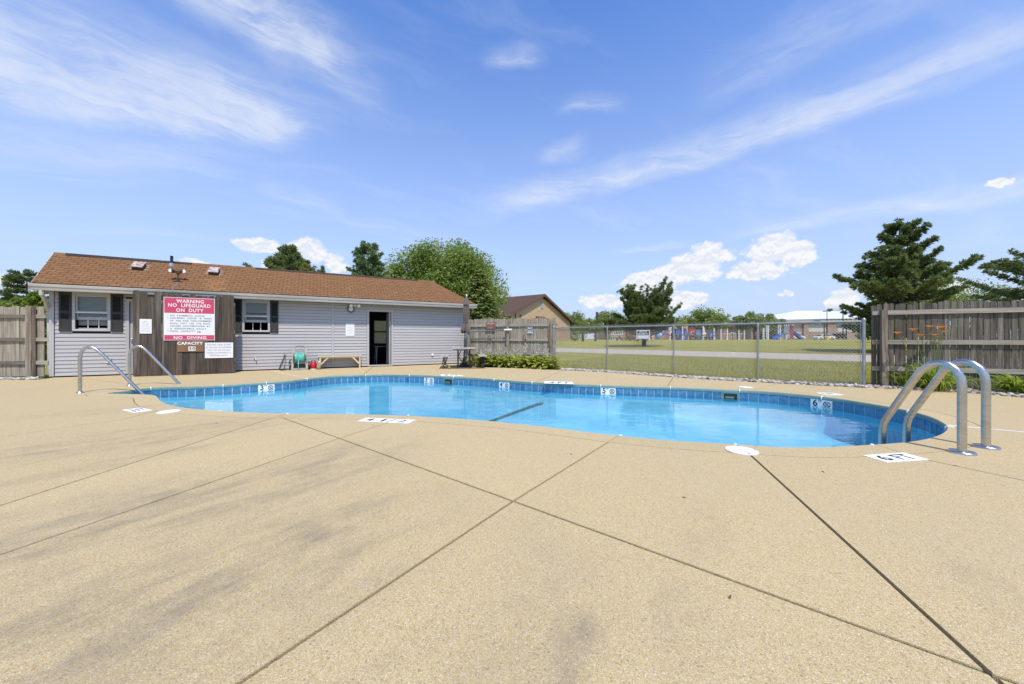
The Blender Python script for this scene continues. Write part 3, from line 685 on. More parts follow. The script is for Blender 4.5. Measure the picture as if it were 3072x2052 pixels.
def along(poly, n, q0, q1, z0=-.03, z1=.02):
    d = [0.]
    for a, b in zip(poly, poly[1:]): d.append(d[-1]+(b-a).length)
    out = []
    for _ in range(n):
        t = rng.uniform(0, d[-1]); j = min(int(np.searchsorted(d, t))-1, len(poly)-2); j = max(j, 0); a, b = poly[j], poly[j+1]; u = (b-a).normalized(); nn = Vector((-u.y, u.x))
        if nn.x+nn.y < 0: nn = -nn
        q = q0+(q1-q0)*rng.random()**1.0; p = a.lerp(b, (t-d[j])/(d[j+1]-d[j]))+nn*q; out.append((p.x, p.y, rng.uniform(z0, z1)))
    return np.array(out)
gravel('gravel', along(E0, 7000, .0, .40, -.02, .03), 'grey and white river gravel strip along the deck edge')
gravel('gravel', along([Vector((-11.9, 8.86)), Vector((-13.6, 8.80)), Vector((-15.5, 8.86))], 900, .0, .30), 'river gravel under the left board fence')
# ------------------------------------------------------------------ pool house (local x along the wall, y into the house, z up)
house = thing('pool_house', 'long grey pool house with vinyl siding and a brown shingle roof', 'building', H0, HROT)
WL, WT, DEP = 11.42, 2.215, 2.1
def hb(name, mat, *boxes, parent=house):
    m = MB()
    for b in boxes: m.box(*b)
    return m.build(name, mat, parent)
OPEN = [(.45, 1.055, 1.26, 2.17), (1.46, 2.26, .0, 2.03), (4.05, 4.65, 1.26, 2.17), (7.63, 8.40, .0, 1.967)]      # rough openings s0, s1, z0, z1
# wall core with real openings
m = MB(); xs = sorted({0., WL}|{o[0] for o in OPEN}|{o[1] for o in OPEN})
for a, b in zip(xs, xs[1:]):
    z = 0.
    for o in [o for o in OPEN if o[0] <= a and b <= o[1]]:
        if o[2] > 0: m.box(a, .0, 0, b, .09, o[2])
        z = o[3]
    m.box(a, .0, z, b, .09, WT-.005)
m.box(0, .09, 0, .09, DEP, WT-.005).box(WL-.09, .09, 0, WL, DEP, WT-.005)
m.box(.09, DEP-.09, 0, 8.03, DEP, WT-.005).box(8.78, DEP-.09, 0, WL-.09, DEP, WT-.005).box(8.03, DEP-.09, 0, 8.78, DEP, .78).box(8.03, DEP-.09, 1.76, 8.78, DEP, WT-.005)
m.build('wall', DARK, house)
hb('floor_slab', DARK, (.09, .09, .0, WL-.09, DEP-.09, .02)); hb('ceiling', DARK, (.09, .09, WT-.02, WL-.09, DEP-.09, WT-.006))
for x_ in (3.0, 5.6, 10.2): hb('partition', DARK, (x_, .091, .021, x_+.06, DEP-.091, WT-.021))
# siding courses
CUT = [(.39, 1.113, 1.195, 2.23), (1.40, 2.32, 0, 2.10), (3.99, 4.71, 1.205, 2.23), (6.455, 6.525, 0, 2.3), (7.565, 8.462, 0, 2.045)]
CO = .1005; z = .035; kz = 0
def board(s0, s1, z0, z1):
    return MB().add([(s0, -.0165, z0), (s1, -.0165, z0), (s1, -.002, z0), (s0, -.002, z0), (s0, -.0035, z1), (s1, -.0035, z1), (s1, -.0015, z1), (s0, -.0015, z1), (s0, -.0165, z0+.007), (s1, -.0165, z0+.007)],
                    [(0, 1, 9, 8), (8, 9, 5, 4), (0, 3, 2, 1), (4, 5, 6, 7), (1, 2, 6, 5, 9), (0, 8, 4, 7, 3), (3, 7, 6, 2)])
while z < 2.20:
    z1 = min(z+CO+.002, 2.213); segs = [(.085, WL-.085)]
    for c0, c1, cz0, cz1 in CUT:
        if z+.01 < cz1 and z1-.01 > cz0:
            segs = [q for s0, s1 in segs for q in ((s0, min(s1, c0)), (max(s0, c1), s1)) if q[1]-q[0] > .01]
    for s0, s1 in segs: board(s0, s1, z, z1-.009).build('siding_board', SIDING, house)
    z += CO
for s0 in (-.012, WL-.073): hb('corner_trim', TRIM, (s0, -.024, .03, s0+.085, -.0005, 2.21), ((s0 if s0 < 1 else WL-.0), -.0004, .03, (s0+.012 if s0 < 1 else WL+.012), .085, 2.21))
hb('batten', TRIM, (6.458, -.022, .035, 6.522, -.0005, 2.212))
# end walls get plain siding sheets
for x0, x1 in ((-.011, -.0005), (WL+.0005, WL+.011)):
    for k in range(21): hb('siding_board', SIDING, (x0, .09, .035+k*CO, x1, DEP, .035+k*CO+.097))
# soffit, fascia, gutter, downspout
EY, EZ, RY, RZ = -.36, 2.375, 1.05, 3.37; SLP = (RZ-EZ)/(RY-EY)
hb('soffit', TRIM, (-.13, EY+.02, 2.216, 11.55, .09, 2.232)); hb('fascia', GUTTER, (-.14, EY, 2.19, 11.56, EY+.019, 2.355))
m = MB(); prof = [(-.002, 2.20), (-.075, 2.20), (-.085, 2.235), (-.085, 2.262), (-.108, 2.285), (-.118, 2.335), (-.118, 2.352), (-.098, 2.352), (-.098, 2.335), (-.09, 2.295), (-.064, 2.268), (-.064, 2.215), (-.002, 2.215)]
m.prism([(-.15, EY+y, zz) for y, zz in prof], (11.72, 0, 0)); m.box(-.151, EY-.11, 2.205, -.145, EY, 2.345).box(11.564, EY-.11, 2.205, 11.571, EY, 2.345)
gut = m.build('gutter', GUTTER, house)
m = MB(); m.tube([(.03, EY-.04, 2.20), (.03, EY-.04, 2.10), (.0, -.17, 1.93), (-.045, -.03, 1.80), (-.045, .05, 1.70), (-.045, .08, .12)], [.042]*6, 6); m.build('downspout', GUTTER, house)
# roof: deck, rakes, shingles, ridge
RL, RR, EL0, ER = -.40, 10.2, -.135, 11.555
ROOFD = M('roof_underlay', (.05, .035, .025), (.07, .05, .035), rough=.9)
f = lambda x, y, zz: (x, y, zz)
m = MB(); a = [(EL0, EY-.02, EZ-.02), (ER, EY-.02, EZ-.02), (RR, RY, RZ-.012), (RL, RY, RZ-.012), (EL0, 2*RY-EY, EZ-.02), (ER, 2*RY-EY, EZ-.02)]
m.add(a+[(x, y, zz-.05) for x, y, zz in a], [(0, 1, 2, 3), (3, 2, 5, 4), (1, 5, 2), (0, 4, 10, 6), (0, 3, 9, 6), (3, 4, 10, 9), (6, 7, 1, 0), (7, 11, 5, 1), (10, 4, 5, 11), (9, 8, 7, 6), (8, 9, 10, 11), (8, 11, 7)])
roof = m.build('roof', ROOFD, house)
m = MB(); m.prism([(.0, .0, 2.22), (.0, DEP, 2.22), (.0, RY, 3.28)], (.02, 0, 0)); m.prism([(WL-.4, .0, 2.22), (WL-.4, DEP, 2.22), (WL-.4, RY, 2.3)], (.02, 0, 0)); m.build('gable_end', SIDING, house)
m = MB(); m.hexa([(EL0-.02, EY-.02, EZ-.09), (EL0, EY-.02, EZ-.09), (RL, RY, RZ-.08), (RL-.02, RY, RZ-.08), (EL0-.02, EY-.02, EZ), (EL0, EY-.02, EZ), (RL, RY, RZ+.005), (RL-.02, RY, RZ+.005)])
m.build('rake_board', GUTTER, house)
NROW = 14; SLL = math.hypot(RY-EY+.03, RZ-EZ); TAB = .2135; tilt = math.atan2(RZ-EZ, RY-EY+.03); exp = SLL/NROW
def rp(s, v, up=0.):       # a point on the front slope, v metres up from the eave
    return (s, EY-.03+v*math.cos(tilt)-up*math.sin(tilt), EZ+v*math.sin(tilt)+up*math.cos(tilt))
def tabmesh(s0, s1, v0, v1, L0, L1):
    p = [(s0, v0), (s1, v0), (s1+L1, v1), (s0+L0, v1)]; q = [.010, .010, .004, .004]
    return MB().hexa([rp(s, v, -.004) for s, v in p]+[rp(s, v, u) for (s, v), u in zip(p, q)])
random.seed(3); tabs = []
for r in range(NROW):
    v0, v1 = r*exp, (r+1)*exp+.01; t = (v0+.03)/SLL; sl, sr = EL0+(RL-EL0)*t, ER+(RR-ER)*t; x = sl-TAB*(.5*(r % 2))-(.0 if r % 2 else 0); x = math.floor((sl+2)/TAB)*TAB-2-TAB*(.5 if r % 2 else 0)
    while x < sr:
        s0, s1 = max(x+.005, sl), min(x+TAB-.005, sr)
        if s1-s0 > .02: tabs.append((s0, s1, v0, v1, r, s0 == sl, s1 == sr))
        x += TAB
campos = Vector((0, 0, 1)); tabs.sort(key=lambda q: (HW(q[0], q[2]*.8)-campos).length)
cache = {}; rest = MB()
for k, (s0, s1, v0, v1, r, e0, e1) in enumerate(tabs):
    sm = (s0+s1)/2; vm = v0/SLL
    wash = (1.28 < sm < 2.0 and vm < .62) or (3.02 < sm < 3.62 and vm < .62)
    L0 = (RL-EL0)/NROW if e0 else 0; L1 = (RR-ER)/NROW if e1 else 0
    if k < 300:
        if not e0 and not e1:
            key = (r, wash)
            if key not in cache:
                cache[key] = tabmesh(-TAB/2+.005, TAB/2-.005, v0, v1, 0, 0).mesh('shingle'); cache[key].materials.append(SHINGW if wash else SHING)
            link('shingle', cache[key], None, house, (s0-.005+TAB/2, 0, random.uniform(0, .002)))
        else: tabmesh(s0, s1, v0, v1, L0, L1).build('shingle', SHING, house)
    else:
        mm = tabmesh(s0, s1, v0+random.uniform(0, .004), v1, L0, L1); rest.add(mm.v, mm.f)
# far shingles joined; colour varies by position in the material
SHINGF = M('brown_shingle_far', (.215, .110, .050), (.16, .084, .038), rough=.9, scale=7, stretch=(1, 5, 5), bump=.4, bscale=220, spec=.15, c3=(.245, .13, .062), s3=4, l3=(.45, .7))
rest.build('shingle', SHINGF, house)['kind'] = 'stuff'
m = MB()   # hip side and back slope courses, joined
for r in range(NROW):
    t0, t1 = r/NROW, (r+1)/NROW
    def P(t, side):
        x = ER+(RR-ER)*t; y0 = EY+(RY-EY)*t; y1 = 2*RY-EY+(RY-(2*RY-EY))*t; zz = EZ+(RZ-EZ)*t
        return (x, y0, zz), (x, y1, zz)
    a0, b0 = P(t0, 0); a1, b1 = P(t1, 0); n = .012
    m.hexa([(a0[0]+n, a0[1], a0[2]), (b0[0]+n, b0[1], b0[2]), (b1[0], b1[1], b1[2]), (a1[0], a1[1], a1[2]), (a0[0]+n, a0[1], a0[2]+n), (b0[0]+n, b0[1], b0[2]+n), (b1[0], b1[1], b1[2]+.005), (a1[0], a1[1], a1[2]+.005)])
    xl0, xl1 = EL0+(RL-EL0)*t0, EL0+(RL-EL0)*t1
    m.hexa([(xl0, b0[1], b0[2]), (b0[0], b0[1], b0[2]), (b1[0], b1[1], b1[2]), (xl1, b1[1], b1[2]), (xl0, b0[1]+n, b0[2]+n), (b0[0], b0[1]+n, b0[2]+n), (b1[0], b1[1], b1[2]+.005), (xl1, b1[1], b1[2]+.005)])
m.build('back_shingle_course', SHINGF, house)['kind'] = 'stuff'
m = MB(); m.hexa([(RL+.25, RY-.105, RZ-.050), (2.55, RY-.10, RZ-.046), (2.55, RY+.12, RZ-.02), (RL+.25, RY+.12, RZ-.02), (RL+.25, RY-.085, RZ+.018), (2.55, RY-.07, RZ+.010), (2.55, RY+.12, RZ+.02), (RL+.25, RY+.12, RZ+.02)])
m.hexa([(4.2, RY-.085, RZ-.036), (9.6, RY-.07, RZ-.03), (9.6, RY+.12, RZ-.02), (4.2, RY+.12, RZ-.02), (4.2, RY-.06, RZ+.012), (9.6, RY-.055, RZ+.010), (9.6, RY+.12, RZ+.02), (4.2, RY+.12, RZ+.02)])
m.build('ridge_strip', RBLACK, house)  # plain black strips along the ridge, below the ridge shingles
x = RL
while x < RR-.05:
    MB().hexa([(x, RY-.05, RZ-.03), (x+.27, RY-.05, RZ-.03), (x+.27, RY+.05, RZ-.03), (x, RY+.05, RZ-.03), (x, RY-.012, RZ+.026), (x+.27, RY-.012, RZ+.020), (x+.27, RY+.012, RZ+.020), (x, RY+.012, RZ+.026)]).build('ridge_shingle', SHING, house); x += .255
# roof vents, plumbing stack, flood lamp
def on_roof(s, y): return EZ+(y-EY)*SLP
for s0, y0 in ((1.36, .48), (3.075, .48)):
    v = thing('roof_vent', None, None, (s0, y0, on_roof(0, y0))); v.parent = house; v.rotation_euler = (tilt, 0, 0)
    hb('flange', GUTTER, (-.10, -.05, .006, .33, .36, .012), parent=v)
    MB().hexa([(0, .01, .012), (.23, .01, .012), (.23, .28, .012), (0, .28, .012), (0, -.02, .11), (.23, -.02, .11), (.23, .30, .10), (0, .30, .10)]).build('housing', M('dark_vent_metal', (.06, .055, .05), (.10, .09, .08), rough=.6) if s0 < 2 else bpy.data.materials['dark_vent_metal'], v)  # vent housing in a dark metal tone
    hb('hood', RUSTY, (-.012, -.035, .1105, .242, .315, .122), parent=v)
zz = on_roof(0, .89); m = MB().lathe([(.038, -.1), (.038, .27), (.030, .272)], (2.10, .89, zz), 12); o = m.build('plumbing_stack', BLACK, house); MB().lathe([(.10, -.09), (.085, .01), (.045, .05)], (2.10, .89, zz), 14).build('flashing', GALV, o)
fl = thing('roof_floodlight', None, None, (2.48, .03, on_roof(0, .03))); fl.parent = house
BRZ = M('bronze_metal', (.05, .035, .022), (.07, .05, .03), rough=.5)
MB().box(-.09, -.07, .0, .09, .07, .012).lathe([(.045, .0), (.04, .05), (.02, .06)]).tube([(0, 0, .05), (0, 0, .20), (-.06, -.01, .27)], .016, 8).tube([(0, 0, .19), (.06, -.01, .27)], .016, 8).box(-.055, -.05, .24, .055, .03, .31).build('bracket', BRZ, fl)
for sx in (-1, 1):
    o = MB().tube([(sx*.09, .03, .285), (sx*.13, -.05, .295), (sx*.14, -.075, .295)], [.04, .062, .058], 14).build('lamp_head', BRZ, fl)
    MB().tube([(sx*.14, -.074, .295), (sx*.1405, -.080, .295)], [.055, .048], 14).build('lens', WHITE, o)
MB().tube([(2.48, -.0, on_roof(0, 0)+.02), (2.50, -.18, on_roof(0, -.18)+.03), (2.46, -.30, on_roof(0, -.3)+.03), (2.50, -.40, 2.40), (2.50, -.47, 2.36), (2.51, -.42, 2.1)], .014, 6).build('conduit', GALV, house)

# windows: trim, two sashes, panes, blind, shutters
def window(s0, s1, z0, z1, dark):
    w = thing('window', None, None); w.parent = house
    t = .055
    hb('trim', TRIM, (s0, -.030, z0, s0+t, -.001, z1), (s1-t, -.030, z0, s1, -.001, z1), (s0+t, -.030, z1-t, s1-t, -.001, z1), (s0+t, -.034, z0, s1-t, -.001, z0+.035), parent=w)
    a, b = s0+t, s1-t; zm = z0+(z1-z0)*.50; q = .035
    hb('upper_sash', TRIM, (a, .0, zm-.005, a+q, .03, z1-t), (b-q, .0, zm-.005, b, .03, z1-t), (a+q, .0, z1-t-.045, b-q, .03, z1-t), (a+q, .0, zm-.005, b-q, .03, zm+.025), parent=w)
    # lower sash, lifted by a hand's breadth
    lo = z0+.30
    hb('lower_sash', TRIM, (a+.004, .032, lo, a+q, .06, zm+.02), (b-q, .032, lo, b-.004, .06, zm+.02), (a+q, .032, lo, b-q, .06, lo+.075), (a+q, .032, zm-.01, b-q, .06, zm+.02), parent=w)
    hb('sash_rail', WHITE, (a, -.012, zm-.03, b, -.0005, zm-.004), parent=w)
    hb('pane', GLASS, (a+q, .013, zm+.025, b-q, .017, z1-t-.045), (a+q, .045, lo+.075, b-q, .049, zm-.01), parent=w)
    for k in (1, 2): hb('muntin', WHITE, (a+(b-a)*k/3-.008, .062, z0+.035, a+(b-a)*k/3+.008, .07, lo), parent=w)
    n = 9 if dark else 26; zb = z1-t-.03
    for k in range(n):
        zz = zb-k*.030 if not dark else zb-k*.036
        if dark or zz > z0+.06: MB().hexa([(a+.02, .078, zz-.020), (b-.02, .078, zz-.020), (b-.02, .096, zz), (a+.02, .096, zz), (a+.02, .076, zz-.0185), (b-.02, .076, zz-.0185), (b-.02, .094, zz+.0015), (a+.02, .094, zz+.0015)]).build('blind_slat', BLIND, w)
    if not dark: hb('blind_rail', BLIND, (a+.02, .075, z0+.05, b-.02, .099, z0+.085), parent=w)
    hb('sill', WHITE, (a, -.036, z0+.035, b, .05, z0+.05), parent=w)
window(.393, 1.111, 1.20, 2.213, False); window(3.994, 4.706, 1.21, 2.213, True)
def shutter(s0, s1, z0, z1):
    w = thing('shutter', None, None); w.parent = house; q = .038
    hb('shutter_frame', SHUT, (s0, -.045, z0, s0+q, -.018, z1), (s1-q, -.045, z0, s1, -.018, z1), (s0+q, -.045, z0, s1-q, -.018, z0+.06), (s0+q, -.045, z1-.06, s1-q, -.018, z1), (s0+q, -.045, (z0+z1)/2-.03, s1-q, -.018, (z0+z1)/2+.03), (s0+q, -.022, z0+.06, s1-q, -.018, z1-.06), parent=w)
    zz = z0+.062
    while zz < z1-.085:
        if not (z0+z1)/2-.052 < zz < (z0+z1)/2+.03:
            MB().hexa([(s0+q, -.042, zz), (s1-q, -.042, zz), (s1-q, -.022, zz+.02), (s0+q, -.022, zz+.02), (s0+q, -.040, zz+.005), (s1-q, -.040, zz+.005), (s1-q, -.022, zz+.025), (s0+q, -.022, zz+.025)]).build('slat', SHUT, w)
        zz += .0285
for s0, s1 in ((.165, .385), (1.120, 1.352), (3.775, 3.985), (4.715, 4.928)): shutter(s0, s1, 1.19, 2.205)
# door behind the board screen, and the open doorway
hb('door_trim', TRIM, (1.405, -.030, .03, 1.475, -.001, 2.095), (2.245, -.030, .03, 2.315, -.001, 2.095), (1.475, -.030, 2.02, 2.245, -.001, 2.095))
d1 = thing('door', None, None); d1.parent = house; hb('leaf', TRIM, (1.48, .012, .03, 2.24, .05, 2.018), parent=d1); hb('panel', WHITE, (1.60, .004, .25, 2.12, .0115, .95), (1.60, .004, 1.10, 2.12, .0115, 1.85), parent=d1)
MB().lathe([(.012, 0), (.012, .03), (.028, .035), (.03, .06), (.012, .068)], n=12).build('knob', GALV, d1, (1.53, .012, .98), (math.pi/2, 0, 0))
hb('doorway_trim', TRIM, (7.568, -.032, .03, 7.640, -.001, 2.042), (8.395, -.032, .03, 8.460, -.001, 2.042), (7.640, -.032, 1.965, 8.395, -.001, 2.042))
hb('threshold', TRIM, (7.60, -.075, .025, 8.43, .06, .062), (7.60, -.05, .0005, 8.43, .04, .024))
d2 = thing('door', None, None); d2.parent = house   # leaf swung inwards against the right jamb
hb('leaf', TRIM, (8.33, .012, .07, 8.372, .75, 1.955), parent=d2); hb('hinge', GALV, (8.322, .003, .25, 8.33, .03, .34), (8.322, .003, 1.6, 8.33, .03, 1.69), parent=d2)
MB().lathe([(.012, 0), (.012, .03), (.028, .035), (.03, .06), (.012, .068)], n=12).build('knob', GALV, d2, (8.33, .68, .95), (0, -math.pi/2, 0))
# back window with a translucent shade, seen through the doorway
TRANS = bpy.data.materials.new('translucent_shade'); TRANS.use_nodes = True; w_ = NT(TRANS.node_tree)
sh_ = w_.n('ShaderNodeMixShader', {0: .75, 1: w_.n('ShaderNodeBsdfDiffuse', {'Color': (.6, .58, .47, 1)}).outputs[0], 2: w_.n('ShaderNodeBsdfTranslucent', {'Color': (.75, .72, .58, 1)}).outputs[0]}); w_.n('ShaderNodeOutputMaterial', {'Surface': sh_.outputs[0]})
bw = thing('window', None, None); bw.parent = house
hb('shade', TRANS, (8.06, DEP-.05, 1.31, 8.75, DEP-.046, 1.74), (8.06, DEP-.05, .81, 8.75, DEP-.046, 1.26), parent=bw); hb('sash', BLACK, (8.03, DEP-.06, 1.26, 8.78, DEP-.03, 1.31), (8.03, DEP-.06, .78, 8.06, DEP-.03, 1.76), (8.75, DEP-.06, .78, 8.78, DEP-.03, 1.76), (8.06, DEP-.06, 1.74, 8.75, DEP-.03, 1.76), (8.06, DEP-.06, .78, 8.75, DEP-.03, .81), parent=bw)
tb = thing('folding_table', 'grey folding table standing inside the dark open doorway', 'table', HW(8.55, 1.35), HROT)
MB().box(-.6, -.3, .68, .6, .3, .71).build('table_top', M('grey_table_top', (.14, .14, .14), rough=.3), tb)
for sx in (-.5, .5):
    for sy in (-.22, .22): MB().tube([(sx, sy, .68), (sx*1.06, sy*1.1, .0)], .014, 6).build('leg', GALV, tb)
# small fittings on the wall
for s, z in ((1.08, .40), (9.906, .40)):
    o = hb('outlet_box', TRIM, (s-.045, -.045, z-.06, s+.045, -.004, z+.06)); hb('cover_flap', WHITE, (s-.038, -.052, z-.05, s+.038, -.0455, z+.035), parent=o)
o = hb('outlet_box', TRIM, (4.29, -.05, .37, 4.34, -.004, .46)); hb('cover_flap', WHITE, (4.335, -.09, .33, 4.36, -.02, .41), parent=o)
wf = thing('wall_floodlight', None, None, (7.17, -.02, 2.165)); wf.parent = house
MB().disc((0, 0, 0), .05, 'y', 16, .03).tube([(-.0, -.03, 0), (-.06, -.07, .012)], .014, 8).tube([(0, -.03, 0), (.07, -.07, .01)], .014, 8).box(-.02, -.06, -.04, .03, -.03, -.005).build('bracket', WHITE, wf)
for sx in (-1, 1): MB().tube([(sx*.075, -.06, .01), (sx*.10, -.10, -.005), (sx*.125, -.17, -.03), (sx*.127, -.185, -.035)], [.02, .035, .058, .045], 14).build('bulb', WHITE, wf)

# things hung on the house wall
ck = thing('wall_clock', 'round blue rimmed clock hung high on the wall left of the doorway', 'clock', HW(7.05, -.02, 2.025), HROT)
CLB = M('blue_clock_rim', (.075, .15, .20), (.06, .12, .17), rough=.4)
m = MB(); m.tube([(.105*math.cos(2*math.pi*j/32), -.02, .105*math.sin(2*math.pi*j/32)) for j in range(32)], .026, 8, closed=True); m.build('rim', CLB, ck, smooth=True)
MB().disc((0, 0, 0), .10, 'y', 32, .012).build('dial', SIGNW, ck)
for j in range(12):
    a = 2*math.pi*j/12; text('numeral', str(j or 12), .026, INK, ck, (.072*math.sin(a), -.0128, .072*math.cos(a)), (math.pi/2, 0, 0), bold=.0006)
for a, L in ((-28, .045), (-55, .065)):
    a = math.radians(a); MB().bar((0, -.014, 0), (L*math.sin(a), -.014, L*math.cos(a)), .005, .003, (0, 1, 0)).build('hand', INK, ck)
def panel(name, label, s0, s1, z0, z1, y, mat, r=.02, th=.004, group=None, cat='sign'):
    o = thing(name, label, cat, HW((s0+s1)/2, y, (z0+z1)/2), HROT, group); w, h = (s1-s0)/2, (z1-z0)/2; P = []
    for cx_, cz_, a0 in ((w-r, h-r, 0), (-w+r, h-r, 90), (-w+r, -h+r, 180), (w-r, -h+r, 270)):
        for k in range(4): a = math.radians(a0+k*30); P.append((cx_+r*math.cos(a), 0, cz_+r*math.sin(a)))
    MB().prism(P, (0, -th, 0)).build('panel', mat, o); return o, w, h
LY = -.0047
o, w, h = panel('rule_sign', 'small white rule sign with rounded corners on the siding left of the doorway', 6.884, 7.162, 1.094, 1.529, -.019, SIGNW, .025)
for z, tx in ((.105, 'NO'), (.06, 'TRESPASSING'), (.015, 'WITHOUT'), (-.03, 'CONSENT OF'), (-.075, 'THE'), (-.12, 'MANAGER')): text('lettering', tx, .033, INKG, o, (0, LY, z), (math.pi/2, 0, 0))
for z in (-.19, .19): MB().disc((0, -.004, z), .006, 'y', 8, .002).build('screw', GALV, o)

# ------------------------------------------------------------------ board screen in front of the first door
SY = -.70
scr = thing('board_screen', 'dark weathered upright board screen standing in front of the pool house', 'fence', HW(1.775, SY), HROT)
def picket(w, h, th=.018, ear=.028, name='board'):
    return MB().prism([(-w/2, 0, 0), (w/2, 0, 0), (w/2, 0, h-ear), (w/2-ear, 0, h), (-w/2+ear, 0, h), (-w/2, 0, h-ear)], (0, th, 0)).mesh(name)
pb = {h: picket(.1385, h) for h in (2.10, 2.18, 2.22, 2.25)}
random.seed(11); hs = [2.25, 2.25, 2.10, 2.25, 2.25, 2.25, 2.22, 2.18, 2.22, 2.18, 2.18, 2.18, 2.22, 2.22, 2.22]
for k, hgt in enumerate(hs):
    link('board', pb[hgt], WOODS, scr, (.072+k*.1425+random.uniform(-.003, .003), random.uniform(-.004, .004), .015+random.uniform(-.01, .012)), (0, random.uniform(-.004, .004), 0))
for z in (.35, 1.15, 1.95): MB().box(.0, .022, z, 2.14, .06, z+.085).build('rail', WOODL, scr)
for x in (.0, 2.05): MB().box(x, .062, 0, x+.09, .15, 2.05).build('post', WOODP, scr)
ws = thing('warning_sign', 'large red and white no lifeguard warning sign on the board screen', 'sign', HW(2.388, SY-.012), HROT)
W_, Hh = 1.086, 1.175; zb, zt = .955, 2.128
m = MB().box(0, -.006, zb, W_, 0, zt); m.build('panel', SIGNW, ws)
MB().box(.012, -.0072, 1.700, W_-.012, -.0062, zt-.012).build('red_band', RED, ws); MB().box(.012, -.0072, zb+.012, W_-.012, -.0062, 1.100).build('red_band', RED, ws)
def tl(o, x0, x1, z, h, body, mat, bold=0., y=-.0078): return text('lettering', body, .1, mat, o, ((x0+x1)/2, y, z), (math.pi/2, 0, 0), bold=bold, fit=(x1-x0, h), space=1.12)
def cx3(v): return (v-82)*.000947
for z, tx, a, b in ((2.032, 'WARNING', 357, 975), (1.915, 'NO  LIFEGUARD', 178, 1130), (1.782, 'ON  DUTY', 352, 965)): tl(ws, cx3(a), cx3(b), z, .097, tx, WHITE, .0022)
tl(ws, cx3(300), cx3(1028), 1.030, .078, 'NO  DIVING', WHITE, .0022)
for z, tx, b in ((1.632, 'NO  SWIMMING  ALONE.', 1000), (1.564, 'CHILDREN  UNDER  18  YEARS', 1152), (1.492, 'OF  AGE  AND  NON-SWIMMERS', 1152), (1.420, 'SHALL  NOT  USE  THE  POOL', 1132), (1.348, 'UNLESS  ACCOMPANIED  BY', 1122), (1.276, 'A  RESPONSIBLE  ADULT.', 1048), (1.205, 'POOL  CAPACITY', 785)):
    tl(ws, cx3(220), cx3(b), z, .041, tx, INKD, .0008)
tl(ws, cx3(820), cx3(922), 1.192, .050, '30.', INK, .001)
for z in (1.636, 1.568, 1.209): MB().box(.078, -.0080, z-.009, .095, -.0062, z+.009).build('bullet', INKD, ws)
cp = thing('capacity_board', 'brown capacity board with white letters under the warning sign', 'sign', HW(2.668, SY-.012), HROT)
MB().box(0, -.012, .640, .563, 0, .93).build('panel', BROWN, cp)
text('lettering', 'CAPACITY', .1, WHITE, cp, (.276, -.0135, .872), (math.pi/2, 0, 0), bold=.003, ext=.004, fit=(.55, .082))
for k, d in ((0, '3'), (1, '0')):
    o = MB().box(.235+k*.078, -.0145, .665, .308+k*.078, -.0125, .785).build('number_tile', SIGNW, cp); text('numeral', d, .115, INK, o, (.2715+k*.078, -.0152, .725), (math.pi/2, 0, 0), bold=.002)
cs = thing('children_sign', 'small white sign about children at the lower right of the board screen', 'sign', HW(3.255, SY-.012), HROT)
MB().box(0, -.005, .450, .637, 0, .890).build('panel', SIGNW, cs)
for z, tx, a, b in ((.825, 'CHILDREN UNDER 18 YEARS', 1055, 1590), (.750, 'OF AGE AND NON-SWIMMERS', 1030, 1602), (.675, 'SHALL NOT USE THE POOL', 1060, 1572), (.600, 'UNLESS ACCOMPANIED BY A', 1045, 1590), (.525, 'RESPONSIBLE ADULT.', 1113, 1510)): tl(cs, (a-1005)*.001003, (b-1005)*.001003, z, .042, tx, INKD, .0, -.006)
for x, z in ((.05, .875), (.58, .875), (.05, .46), (.58, .46)): MB().disc((x, -.005, z), .007, 'y', 8, .003).build('screw', GALV, cs)
o, w, h = panel('glass_sign', 'small faded white sign with a crossed out circle left of the warning sign', 1.912, 2.149, 1.134, 1.521, SY-.012, SIGNW, .012)
m = MB(); m.tube([(.055*math.cos(2*math.pi*j/24), LY, .085+.048*math.sin(2*math.pi*j/24)) for j in range(24)], .004, 4, closed=True); m.bar((-.038, LY, .118), (.038, LY, .05), .002, .008, (0, 1, 0)); m.build('prohibition_symbol', INKG, o)
for z, tx in ((-.015, 'NO GLASS'), (-.068, 'ALLOWED'), (-.125, 'IN POOL AREA')): text('lettering', tx, .036, INKG, o, (0, LY-.0004, z), (math.pi/2, 0, 0), sx=.95 if len(tx) < 10 else .78)

# ------------------------------------------------------------------ things by the house wall
TAUPE = M('taupe_plastic', (.36, .34, .29), (.30, .28, .24), rough=.5); GREEN = M('mint_hose', (.14, .52, .42), (.10, .44, .35), rough=.35, scale=9)
hr = thing('hose_reel_cart', 'taupe hose reel cart wound with mint green hose against the wall', 'hose reel', HW(5.535, -.32), HROT)
for sx in (-1, 1):
    MB().prism([(sx*.235, -.14, 0), (sx*.235, -.07, 0), (sx*.195, .10, .68), (sx*.195, .05, .70)], (-sx*.06, 0, 0)).build('side_frame', TAUPE, hr)
    MB().prism([(sx*.225, .16, 0), (sx*.225, .21, 0), (sx*.185, .06, .42), (sx*.185, .0, .42)], (-sx*.03, 0, 0)).build('back_leg', TAUPE, hr)
    o = MB().tube([(sx*.17, 0, .385), (sx*.185, 0, .385)], [.175, .175], 24).build('reel_flange', TAUPE, hr)
MB().tube([(.24, .05, .13), (.285, .05, .13)], [.13, .13], 20).build('wheel', BLACK, hr); MB().tube([(-.285, .05, .13), (-.24, .05, .13)], [.13, .13], 20).build('wheel', BLACK, hr)
